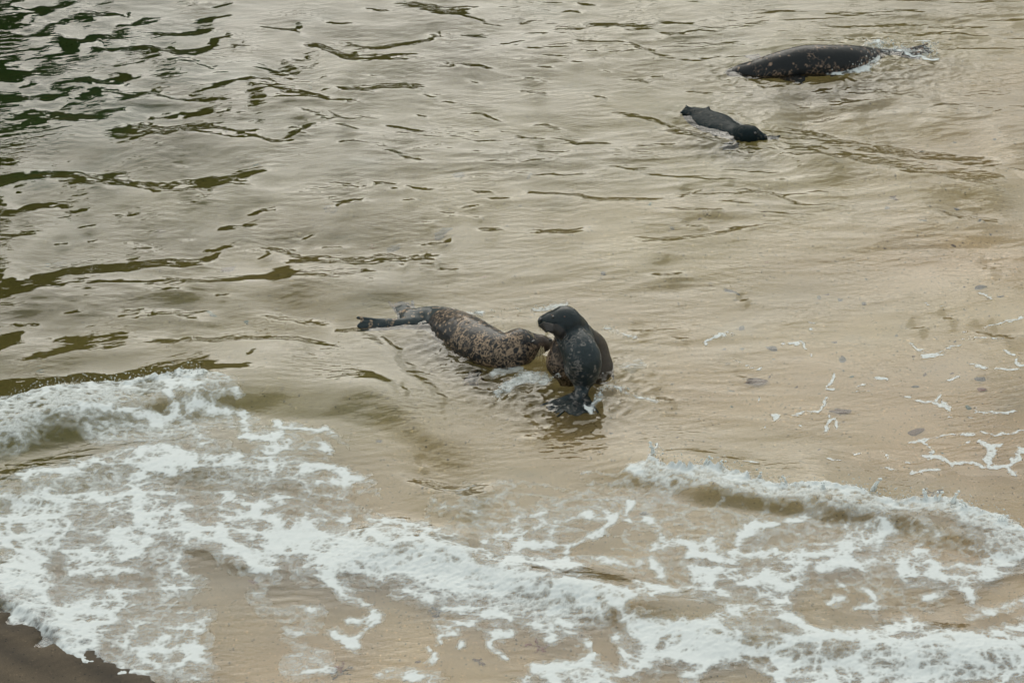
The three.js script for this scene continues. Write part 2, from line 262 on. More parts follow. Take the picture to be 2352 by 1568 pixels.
// ------------------------------------------------------------------ headland beyond the upper edge, whose dark face the ripples mirror
{
  const nx = 220, ny = 60, pos = [], col = [], idx = [];
  for (let j = 0; j <= ny; j++) for (let i = 0; i <= nx; i++) {
    const x = mix(-150, 150, i / nx), t = j / ny, top = 14.5 + 1.6 * ss(4, -10, x) + 20 * ss(-10, -17.5, x) + 1.1 * n2(x * 0.06, 0.3, 61) + 0.25 * n2(x * 0.31, 0.9, 62) - 6 * ss(60, 150, Math.abs(x));
    const y = t < 0.7 ? t / 0.7 * top - 1.5 * (1 - t / 0.7) : top * (1 - 0.05 * (t - 0.7)), z = -62 - 9 * Math.min(t / 0.7, 1) ** 1.4 - Math.max(0, t - 0.7) * 90 + 3.2 * fbm(x * 0.11, y * 0.2, 63, 4) - 0.004 * x * x;
    pos.push(x, y, z);
    const green = ss(-0.1, 0.25, fbm(x * 0.13, y * 0.22, 65, 4) + 0.35 * t - 0.12), k = 1 + 0.5 * fbm(x * 0.8, y * 0.9, 66, 3);
    col.push(mix(0.17, 0.085, green) * k, mix(0.13, 0.095, green) * k, mix(0.07, 0.05, green) * k);
  }
  for (let j = 0; j < ny; j++) for (let i = 0; i < nx; i++) { const a = j * (nx + 1) + i, b = a + 1, c = a + nx + 1, d = c + 1; idx.push(a, b, c, b, d, c); }
  const g = new THREE.BufferGeometry(); g.setAttribute('position', new THREE.Float32BufferAttribute(pos, 3)); g.setAttribute('color', new THREE.Float32BufferAttribute(col, 3)); g.setIndex(idx); g.computeVertexNormals();
  tag(mesh('headland', g, new THREE.MeshStandardMaterial({ vertexColors: true, roughness: 0.95 })), 'dark rocky headland with green growth, mirrored in the ripples', null, null, 'structure');
}

// ------------------------------------------------------------------ foam
const FW = 700, FH = 480, FS = 4, FOX = -224, FOY = -96;       // density maps over the photograph's grid, 4 units a cell
const fields = { lace: new Float32Array(FW * FH), veil: new Float32Array(FW * FH), crest: new Float32Array(FW * FH) }, owner = new Uint8Array(FW * FH), ownerBest = new Float32Array(FW * FH);
const LEFT = 1, CREST = 2, FRONT = 3, FLECKS = 4, PAIR = 5, FAR = 6;
function foamStrokes(who, field, ox, oy, k, up, list) {        // each: half width, density, then points; up squeezes the upper side
  for (const s of list.split('|')) {
    const [w1, dens, ...n] = s.trim().split(/\s+/).map(Number), q = [], w = field === 'lace' && (who === FRONT || who === LEFT) ? w1 * 1.35 : w1; for (let i = 0; i < n.length; i += 2) q.push([ox + n[i] * k, oy + n[i + 1] * k]);
    if (q.length === 1) q.push([q[0][0] + 1, q[0][1]]);
    const xs = q.map((a) => a[0]), ys = q.map((a) => a[1]), i0 = clamp(Math.floor((Math.min(...xs) - w * 1.8 - FOX) / FS), 0, FW - 1), i1 = clamp(Math.ceil((Math.max(...xs) + w * 1.8 - FOX) / FS), 0, FW - 1), j0 = clamp(Math.floor((Math.min(...ys) - w * 1.8 - FOY) / FS), 0, FH - 1), j1 = clamp(Math.ceil((Math.max(...ys) + w * 1.8 - FOY) / FS), 0, FH - 1);
    for (let j = j0; j <= j1; j++) for (let i = i0; i <= i1; i++) {
      const x = FOX + i * FS, y = FOY + j * FS; let best = 1e9;
      for (let a = 0; a < q.length - 1; a++) {
        const [x0, y0] = q[a], [x1, y1] = q[a + 1], dx = x1 - x0, dy = y1 - y0, t = clamp(((x - x0) * dx + (y - y0) * dy) / (dx * dx + dy * dy || 1)), ex = x - x0 - dx * t, ey = (y - y0 - dy * t) * 1.25;
        const d = Math.hypot(ex, ey) / (ey < 0 ? w * up : w); if (d < best) best = d;
      }
      const f = dens * (field === 'lace' ? (who === FLECKS || who === FAR ? ss(1.2, 0.3, best) : ss(1.75, 0.05, best / 1.0)) : ss(1.15, 0.35, best)), o = j * FW + i, F = fields[field];
      if (f <= 0) continue;
      F[o] = 1 - (1 - F[o]) * (1 - f);
      if (f > ownerBest[o]) { ownerBest[o] = f; owner[o] = who; }
    }
  }
}
foamStrokes(LEFT, 'lace', 0, 861, 0.342, 0.3, `26 0.85 -200 330 0 310 80 232 250 182 440 162 600 132 720 102 900 107 1000 82 1200 55 1350 62`);
foamStrokes(LEFT, 'crest', 0, 861, 0.342, 0.5, `16 1 -200 320 0 300 80 222 250 172 440 152 600 122 720 92 900 97 1000 72 1200 45 1350 55`);
foamStrokes(LEFT, 'veil', 0, 861, 0.342, 0.12, `120 0.95 -200 330 0 310 250 190 440 165 600 140 | 70 0.7 600 150 900 120 1200 70 1400 80 | 60 0.6 700 380 1000 370 1250 330`);
foamStrokes(LEFT, 'lace', 0, 861, 0.342, 1, `12 0.95 400 345 650 285 850 305 1000 325 1100 340 1200 280 1150 150 | 9 0.75 1150 110 1280 140 1400 210 1600 170 | 10 0.65 1280 250 1480 290 1600 290 | 10 0.7 1400 320 1580 350 1700 320
 | 9 0.85 1870 340 2000 390 2060 430 2170 400 | 17 0.95 1700 430 1850 440 1930 480 1800 530 | 12 0.7 1700 540 2000 500 2060 530 | 9 0.85 2120 490 2200 520 | 20 0.45 1100 430 1400 480 1500 560 | 24 0.5 1300 240 1350 460 | 8 0.5 2250 420 2350 470
 | 12 0.8 120 718 300 685 500 655 720 600 830 535 1100 515 1200 560 | 20 0.75 800 590 1000 560 1150 590 | 15 1 900 705 1050 640 1150 640 1300 622 | 13 0.9 1300 615 1600 615 1850 635 | 13 0.75 1850 640 2050 650 2150 630 2300 660 2450 720
 | 26 0.7 1000 800 1050 900 1000 940 | 20 0.55 1150 800 1200 920 | 20 0.5 1700 680 2050 690 2300 730 | 22 0.9 960 930 1060 1010 1200 1080 1330 1095 1470 1110 1550 1210 1650 1270 1800 1310 | 30 0.55 1200 1000 1500 1090 1750 1240`);
foamStrokes(LEFT, 'lace', 0, 861, 0.342, 1, `10 0.8 1500 820 1750 890 1900 850 | 9 0.7 1480 930 1700 950 1720 1080 | 10 0.7 1820 960 1950 1060 2150 990 2350 960 | 60 0.42 1500 870 1900 1000 2200 900 | 40 0.5 1700 1050 2100 1150 | 12 0.75 1700 1090 2000 1120 2200 1090
 | 40 0.62 60 860 200 900 330 960 200 1050 60 1000 | 30 0.92 300 900 250 1000 300 1090 230 1200 120 1330 | 34 0.7 0 1080 150 1150 60 1400 | 11 0.85 330 850 550 850 700 830 900 820 | 22 0.7 700 900 850 890 | 12 0.85 800 1060 900 1110 1020 1130 | 18 0.8 820 1130 850 1230
 | 9 0.7 500 1240 560 1340 880 1330 | 30 0.4 400 1020 700 1050 900 1080 | 26 0.45 300 760 700 770 900 740 | 34 0.5 500 1190 900 1200 | 9 0.5 1200 1180 1290 1160 | 20 0.5 1150 1250 1250 1450 | 16 0.5 1700 1450 1800 1560`);
foamStrokes(LEFT, 'veil', 0, 861, 0.342, 1, `80 0.55 300 780 700 760 1000 780 | 60 0.5 1500 680 2000 660 | 60 0.4 1000 1000 1600 1150 | 110 0.5 300 1060 700 1080 950 1150 | 50 0.5 1100 1250 1200 1500`);
foamStrokes(LEFT, 'lace', 0, 1263, 0.1953, 1, `30 0.85 100 420 350 380 400 600 330 760 | 34 0.8 420 760 620 880 780 1050 720 1130 | 34 0.8 1000 900 950 1200 1000 1330 | 22 0.9 850 680 1000 640 1180 700 1230 800 | 20 0.85 1150 820 1200 940 800 900 | 20 0.7 1300 1400 1500 1500 1700 1480
 | 16 0.85 850 120 950 160 900 270 1200 260 | 14 0.8 1000 40 1400 40 1600 100 | 24 0.65 1500 480 1300 560 1450 720 | 24 0.6 1500 830 1700 950 1450 1080 | 30 0.6 2000 420 2150 480 | 26 0.7 2100 900 2300 860 2352 1000 | 24 0.9 2300 1180 | 30 0.6 1600 1350 1900 1280 | 20 0.6 2000 1050 1700 1180 | 26 0.6 2000 1300 2300 1450`);
foamStrokes(LEFT, 'veil', 0, 1263, 0.1953, 1, `60 0.9 0 430 200 400 320 600 600 900 850 1150 1000 1400 | 70 0.5 900 500 1300 900 1500 1300 | 60 0.45 1800 600 1900 1100 | 50 0.5 2000 1400 2300 1400`);
foamStrokes(FRONT, 'lace', 689, 1177, 0.293, 1, `30 0.95 130 320 380 280 620 200 800 230 950 300 1150 330 | 30 0.95 150 350 500 360 900 420 1200 500 | 24 0.92 900 430 1200 510 1450 550 1700 590 2000 630 2352 670 | 30 0.45 100 430 450 470 700 460 | 12 0.7 150 450 330 630 450 680 | 9 0.7 480 720 600 830 500 980 440 1080
 | 12 0.85 280 960 360 1000 440 1070 | 10 0.75 350 850 600 830 | 11 0.9 850 610 1000 660 | 8 0.85 740 680 790 660 | 12 0.85 1150 750 1350 790 1640 840 | 20 0.6 1100 620 1500 660 1550 740 | 16 0.92 1080 900 1160 920 | 9 0.85 1160 920 1250 870 1350 880 | 14 0.9 1490 920 1650 960 | 7 0.85 1500 960 1510 1080 1590 1150
 | 6 0.85 1085 990 1075 1030 | 6 0.85 985 1090 990 1095 | 7 0.85 1045 1140 1015 1195 | 6 0.7 1260 1050 1280 1020 | 12 0.85 2000 800 2080 900 2150 1000 2210 1050 | 18 0.8 1790 800 1900 910 | 9 0.85 1970 1000 2010 920 | 12 0.85 1750 1320 1850 1220 2200 1200 2250 1150 | 22 0.9 2050 1300 2352 1300 | 30 0.85 60 1200`);
foamStrokes(FRONT, 'lace', 689, 1177, 0.293, 1, `16 0.85 850 1300 1050 1310 | 12 0.55 650 1290 750 1260 | 10 0.85 540 50 780 80 | 8 0.7 270 60 380 70 | 11 0.6 850 100 1000 130 | 8 0.75 830 160 1050 170 1250 190 | 9 0.85 1470 245 1560 250 | 12 0.8 1560 200 1650 190 1580 150 | 10 0.85 1680 270 1780 260 1960 270 | 15 0.85 1210 350 1450 390 1700 370 1900 400 2150 470
 | 9 0.8 1450 320 1480 360 | 20 0.85 1250 500 1400 520 1700 500 | 60 0.34 1400 60 1800 90 | 12 0.6 -100 120 100 90 | 20 0.6 -150 300 50 260 | 20 0.6 -150 200 100 210 | 26 0.55 2000 700 2300 780 | 16 0.6 -80 820 100 760 60 900 -60 960`);
foamStrokes(FRONT, 'veil', 689, 1177, 0.293, 1, `60 0.75 300 300 900 380 1400 560 | 70 0.6 900 560 1500 640 2100 720 | 60 0.55 1800 780 2300 800 | 60 0.5 2100 1280 2352 1290`);
foamStrokes(FRONT, 'lace', 1176, 1005, 0.5, 1, `9 0.85 330 360 400 370 500 350 530 310 560 390 | 8 0.85 170 490 260 500 330 480 400 430 480 380 | 6 0.8 260 500 270 580 | 11 0.85 0 570 150 600 300 590 | 9 0.85 290 570 450 570 640 590 700 650 | 11 0.9 650 510 750 490 840 500 850 540 1000 545 1040 450 1100 420 | 9 0.85 1000 545 1300 540 1470 520
 | 13 0.9 840 620 930 600 | 20 0.92 880 670 1000 630 1060 640 1250 640 1330 600 | 12 0.85 1180 700 1330 670 | 12 0.85 1070 660 1230 760 | 14 0.9 1440 600 1540 580 1740 560 1820 600 | 10 0.85 1530 500 1640 460 1720 410 | 9 0.8 1520 520 1500 600 | 18 0.9 1820 590 1900 560 1940 620 2080 650 2220 620 | 9 0.85 1890 500 1900 560
 | 13 0.85 2100 650 2130 730 | 12 0.8 2240 580 2352 540 2450 520 | 9 0.7 2050 590 2200 600 | 8 0.85 1340 370 1290 380 1210 400 1060 410 | 9 0.75 1600 700 1690 720 | 9 0.85 1480 750 1520 750 | 7 0.7 1580 780 1690 760 | 4 0.8 1510 670 1540 720 | 9 0.75 1910 730 2000 720 | 10 0.8 2110 820 2200 790 2352 750 | 8 0.6 700 450 640 380 | 7 0.7 900 470 940 560`);
foamStrokes(FRONT, 'lace', 1176, 1005, 0.5, 1, `13 0.9 0 690 250 710 330 720 440 740 560 750 700 720 | 17 0.92 460 760 540 830 600 870 760 900 900 880 1000 830 1200 810 1300 860 1380 930 | 34 0.85 620 920 800 950 950 960 | 18 0.9 860 930 1100 970 1400 945 1700 920 1750 860 1850 870 1950 930 | 15 0.88 1950 930 2150 945 2352 870 2450 850 | 12 0.85 470 920 540 1010 520 1090
 | 30 0.85 580 1050 700 1000 850 1000 | 18 0.85 820 1120 880 1020 | 34 0.9 1240 1030 1300 1060 1500 1050 1700 990 1850 1010 2000 1000 2352 990 2480 990 | 14 0.8 1240 1127 1270 1040 | 30 0.7 1500 1127 1900 1090 2300 1090 | 14 0.6 600 700 900 730 1250 745 | 12 0.6 0 620 60 650 | 60 0.3 700 480 1300 480 1800 650 | 50 0.34 1500 420 2200 520 | 40 0.36 100 420 400 300 700 260 | 16 0.6 150 1100 300 1050`);
foamStrokes(FRONT, 'veil', 1176, 1005, 0.5, 1, `60 0.6 0 760 300 780 | 60 0.5 600 920 1000 920 1300 960 | 70 0.55 1300 1050 2352 1020`);
foamStrokes(CREST, 'lace', 1176, 1005, 0.5, 0.35, `22 0.98 580 150 640 130 760 162 860 172 1000 202 1150 232 1300 252 1430 262 1600 277 1700 302 1790 337 1900 315 2040 315 2080 362 2150 372 2250 382 2352 452 2500 500 | 6 0.6 290 155 460 175 560 160 | 7 0.9 640 110 670 50`);
foamStrokes(CREST, 'crest', 1176, 1005, 0.5, 0.6, `13 1 640 115 760 147 860 157 1000 187 1150 217 1300 237 1430 247 1600 262 1700 287 1790 322 1900 300 2040 300 2080 350 2150 360 2250 370 2352 440 2500 500`);
foamStrokes(CREST, 'veil', 1176, 1005, 0.5, 0.15, `52 0.95 620 150 860 180 1150 240 1430 270 1700 310 2040 320 2352 450 2500 500 | 60 0.6 2200 450 2400 520`);
foamStrokes(FLECKS, 'lace', 1607.8, 660.3, 0.3164, 1, `6 1 40 410 80 370 180 365 | 6 1 150 335 260 355 | 7 1 580 400 700 410 | 6 1 740 390 750 450 800 500 | 4 1 770 255 830 255 | 5 1 790 290 810 300 | 5 1 1590 105 1640 125 | 5 1 1530 410 1560 455 1650 465 1720 460 1760 440 1900 430 | 5 1 1590 485 1700 485 1760 480 | 5 1 1900 390 2000 380 2100 365 2200 380
 | 6 1 2090 280 2180 250 2340 230 | 4 1 1900 335 1990 345 | 6 1 2170 480 2320 470 | 7 1 2270 480 2260 520 2310 565 2352 570 | 4 1 2000 30 2060 60 2140 100 | 7 1 960 650 970 690 940 750 1000 770 | 4 1 1020 680 1100 660 | 8 1 1260 660 1340 670 | 6 1 1150 770 1160 740 1230 720 | 4 0.9 1190 780 1290 785 | 4 0.9 320 580 390 595 | 4 1 420 605 450 605
 | 4 1 640 965 720 955 830 910 890 870 960 815 | 6 1 900 940 910 960 | 7 1 905 1050 920 990 960 970 1010 1020 | 6 1 510 940 560 940 520 975 | 5 0.9 410 1040 480 1005 | 5 1 740 1015`);
foamStrokes(FLECKS, 'lace', 1607.8, 660.3, 0.3164, 1, `5 1 1440 810 1520 820 | 5 1 1560 835 1720 830 1740 800 | 10 1 1720 840 1780 850 1830 890 | 5 1 1990 880 2020 905 2180 915 2352 895 | 5 1 1920 930 2000 935 | 4 1 1810 940 1870 935 | 5 1 1800 680 1880 655 | 4 0.9 1450 690 1490 700 | 5 1 2020 600 2120 605 | 4 1 1960 590 2000 595 | 6 1 2180 600 2300 595 | 5 1 2020 1050 2352 1050
 | 5 1 1550 1110 1680 1100 1800 1085 1960 1080 | 5 1 1620 1120 1670 1170 1680 1200 | 8 1 1630 1215 1720 1240 1820 1290 1980 1260 2050 1280 2200 1310 2300 1361 | 7 1 1980 1130 2220 1140 | 17 0.95 2150 1150 2100 1240 | 12 0.95 2350 1160 2240 1290 | 4 0.9 1870 1160 1920 1140 | 8 0.95 1500 1350 1600 1320 1750 1340 | 5 1 920 1250 1020 1270
 | 5 0.9 1130 1220 1170 1230 | 5 1 320 1280 440 1285 | 4 1 1330 1320 1410 1340 | 4 0.9 1320 1200 1340 1260 | 4 1 1460 1270 1510 1280 | 60 0.22 700 900 1500 1000 | 60 0.22 1500 600 2200 700 | 70 0.25 600 1250 1500 1200 2200 1180 | 4 0.9 230 515 290 545 | 5 0.8 420 780 440 830 | 4 0.9 1240 245 1270 250 | 4 0.8 1730 140 1790 135 | 4 0.8 1840 265 1890 255`);
foamStrokes(PAIR, 'veil', 775.2, 643.1, 0.293, 1, `22 0.85 1350 880 1450 780 1590 800 | 14 0.7 1240 930 1350 870 | 9 0.8 1520 220 1650 210 1800 185 | 9 0.7 2120 380 2200 400 | 7 0.7 2240 420 2340 450 | 16 0.6 1220 730 1400 710 | 14 0.6 1680 650 1760 760 | 24 0.5 2250 700 2350 690`);
foamStrokes(PAIR, 'lace', 775.2, 643.1, 0.293, 1, `8 0.7 1430 760 1540 770 1600 800 | 6 0.9 2060 930 2000 1010 | 8 0.95 2150 870 2200 885 | 5 0.9 2240 890 2340 920 2450 935 | 4 0.85 1020 260 1080 280 | 5 0.85 1110 260 1160 265 | 6 0.9 1960 1000 2010 1040 | 4 0.6 1200 735 1330 740 | 6 0.75 2230 700 2310 690 | 5 0.6 2120 375 2200 400 | 5 0.5 1560 210 1760 185 | 5 0.8 2400 940 2500 960`);
foamStrokes(FAR, 'lace', 1636.5, 80.4, 0.2441, 1, `10 1 1100 350 1200 340 1350 330 1480 305 | 5 0.85 1460 100 1560 80 1640 90 | 4 0.85 1480 140 1560 140 1640 160 1760 160 | 5 0.95 1780 170 1900 200 1990 230 2140 240 | 4 0.8 1900 90 2000 80 2100 110 | 4 0.8 1250 270 1400 250 | 3 0.9 110 350 140 350 | 3 0.7 1040 355 1090 350`);
foamStrokes(FAR, 'veil', 1636.5, 80.4, 0.2441, 1, `12 0.8 1180 310 1350 270 1560 270 | 8 0.6 1460 130 1800 150 2000 210`);
const TAN = { p: new THREE.Vector3() };
function toGrid(x, z) {               // photograph point of a place on the water
  const p = TAN.p.set(x, 0, z).sub(camera.position), d = p.dot(fwd);
  return [1176 + p.dot(right) / d / TX * 1176, 784 - p.dot(upv) / d / TY * 784];
}
const look = (F, fi, fj) => { const i = Math.floor(fi), j = Math.floor(fj), a = fi - i, b = fj - j, o = j * FW + i; return mix(mix(F[o], F[o + 1], a), mix(F[o + FW], F[o + FW + 1], a), b); };
const foamMat = new THREE.MeshStandardMaterial({ color: 0xffffff, vertexColors: true, transparent: true, roughness: 0.75, side: THREE.DoubleSide });
const crestTop = [];
{
  const FX = 0.0065, FZ = 0.0085, nx = Math.round((X1 - X0 - 0.1) / FX), z0 = -7.6, nz = Math.round((Z1 - 0.05 - z0) / FZ);
  const A = new Float32Array(nx * nz), Y = new Float32Array(nx * nz), O = new Uint8Array(nx * nz), T = new Float32Array(nx * nz);
  for (let j = 0; j < nz; j++) for (let i = 0; i < nx; i++) {
    const x0 = X0 + 0.05 + i * FX, zz = z0 + j * FZ;
    let [gx, gy] = toGrid(x0, zz); let fi = (gx - FOX) / FS, fj = (gy - FOY) / FS;
    if (fi < 1 || fj < 1 || fi > FW - 3 || fj > FH - 3) continue;
    const o0 = Math.round(fj) * FW + Math.round(fi); if (fields.lace[o0] + fields.veil[o0] < 0.004) continue;
    const wob = 7 * n2(x0 * 3.2, zz * 3.2, 121) + 2.6 * n2(x0 * 9, zz * 9, 101) + 1.2 * n2(x0 * 22, zz * 22, 102), wob2 = 4.5 * n2(x0 * 3.2, zz * 3.2, 122) + 2 * n2(x0 * 9, zz * 9, 103) + 1 * n2(x0 * 22, zz * 22, 104);
    fi += wob; fj += wob2 * 0.8;
    const D = look(fields.lace, fi, fj), V = look(fields.veil, fi, fj), C = look(fields.crest, fi, fj), o = j * nx + i;
    const who0 = owner[o0], O2 = [0, 0, 0, 0, 1, 0, 0];
    const qx = x0 + 0.10 * n2(x0 * 3, zz * 3, 105), qz = zz + 0.10 * n2(x0 * 3, zz * 3, 106);
    const [a1, b1] = cells2(qx / 0.27, qz / 0.22, 5), e1 = b1 - a1, [a2, b2] = cells2(qx / 0.085 + 0.55 * n2(x0 * 8, zz * 8, 109), qz / 0.075 + 0.55 * n2(x0 * 8, zz * 8, 110), 8), e2 = b2 - a2, f = fbm(x0 * 14, zz * 14, 107, 4), lace1 = ss(0.55, 0.02, e1), lace2 = ss(0.6, 0.0, e2);
    const rx = x0 + 0.05 * n2(x0 * 7, zz * 7, 131), rz = zz + 0.05 * n2(x0 * 7, zz * 7, 132), rid = 1 - Math.abs(n2(rx * 6, rz * 7.5, 133)) * 3.2, rid2 = 1 - Math.abs(n2(rx * 15, rz * 18, 134)) * 3.2;
    const c3 = cells2(x0 / 0.036 + 0.5 * n2(x0 * 20, zz * 20, 135), zz / 0.034 + 0.5 * n2(x0 * 20, zz * 20, 136), 21), e3 = c3[1] - c3[0];
    const tight = O2[who0] ? 1 : 0, hole = 0.52 * ss(0.0, 0.42, e1) + 0.30 * ss(0.0, 0.5, e2) + 0.20 * ss(0.05, 0.6, e3) - 0.10 * rid - 0.08 * rid2 - 0.36 * f - 0.30 * n2(x0 * 3.1, zz * 3.6, 123);
    const m = tight ? D * 1.32 - 0.88 + 0.5 * f + 0.25 * rid2 - 0.15 * ss(0.1, 0.6, e3) : D < 0.02 ? -1 : 1.40 * D - 0.02 - hole;
    const speck = hash(i, j, 77), pits = cells2(x0 / 0.021, zz / 0.021, 13)[0];
    let al = (tight ? 0.92 * ss(-0.04, 0.35, m) : 0.96 * ss(-0.04, 0.85, m)) * (1 - 0.5 * ss(0.42, 0.2, pits) * ss(0.9, 0.2, m));
    const fv = fbm(x0 * 20, zz * 26, 117, 4), vm = V * (0.85 + 1.0 * fv + 0.5 * (lace2 - 0.35) + 0.4 * (lace1 - 0.4));
    al = Math.max(al, clamp(vm * 0.85 - 0.1, 0, 0.72) * (0.75 + 0.5 * speck));
    if (!tight && D > 0.02) al = Math.max(al, 0.30 * ss(-0.42, 0.12, m) * clamp(0.75 + 0.9 * f + 0.4 * rid2, 0.1, 1.2) * (0.8 + 0.4 * speck));
    if (al < 0.035) continue;
    A[o] = clamp(al); O[o] = owner[Math.round(fj) * FW + Math.round(fi)] || owner[o0];
    const lump = 0.5 + 0.8 * n2(x0 * 16, zz * 16, 111) + 0.5 * n2(x0 * 38, zz * 38, 112);
    Y[o] = 0.002 + (0.004 + 0.010 * C) * ss(0, 0.9, m) * clamp(lump, 0.1, 1.5) + 0.007 * V * clamp(0.4 + 1.2 * fv, 0, 1.2) + C * (0.008 + 0.06 * ss(-0.15, 0.4, n2(x0 * 2.3, 7.7, 141) + 0.3 * n2(x0 * 6, zz * 3, 142)) * Math.max(0, 0.3 - Math.abs(n2(x0 * 5.3, zz * 4, 113)) * 0.8 + 0.6 * n2(x0 * 17, zz * 14, 114) + 0.4 * n2(x0 * 41, zz * 36, 116))) * ss(0.1, 0.7, al);
    T[o] = 0.5 + 0.5 * clamp(n2(x0 * 25, zz * 25, 115) + 0.5 * f);
    if (C > 0.6 && speck > 0.995) crestTop.push([x0, zz]);
  }
  const names = [, ['wave_foam', 'white froth tumbling down the breaking wave at the left edge'], ['crest_foam', 'white foam curling along the small wave crest beside the right edge'], ['lace_foam', 'white lacy foam network spread over the sand in the foreground'],
    ['fleck_foam', 'thin white foam strands drifting on brown water right of the two playing seals'], ['bubble_foam', 'small patches of bubbles around the two touching seals'], ['splash_foam', 'white splash along the tail of the farthest seal']];
  for (let who = 1; who <= 6; who++) {
    const map = new Map(), pos = [], col = [], idx = [];
    const vert = (i, j) => { const o = j * nx + i; let v = map.get(o); if (v === undefined) { v = pos.length / 3; map.set(o, v); const x = X0 + 0.05 + i * FX, z = z0 + j * FZ; pos.push(x, waterAt(x, z) + Math.max(Y[o], 0.002), z); const t = 0.64 + 0.07 * T[o]; col.push(t * 0.93, t * 0.985, t, A[o]); } return v; };
    for (let j = 0; j < nz - 1; j++) for (let i = 0; i < nx - 1; i++) {
      const o = j * nx + i; if (!A[o] && !A[o + 1] && !A[o + nx] && !A[o + nx + 1]) continue;
      if ((O[o] || O[o + 1] || O[o + nx] || O[o + nx + 1]) !== who) continue;
      const a = vert(i, j), b = vert(i + 1, j), c = vert(i, j + 1), d = vert(i + 1, j + 1); idx.push(a, c, b, b, c, d);
    }
    if (!idx.length) continue;
    const g = new THREE.BufferGeometry(); g.setAttribute('position', new THREE.Float32BufferAttribute(pos, 3)); g.setAttribute('color', new THREE.Float32BufferAttribute(col, 4)); g.setIndex(idx); g.computeVertexNormals();

    tag(mesh(names[who][0], g, foamMat), names[who][1], 'foam', null, 'stuff');
  }
}

const V3j = (x, y, z) => new THREE.Vector3(x, y, z), n3j = (x, y, z) => n3(x, y, z);
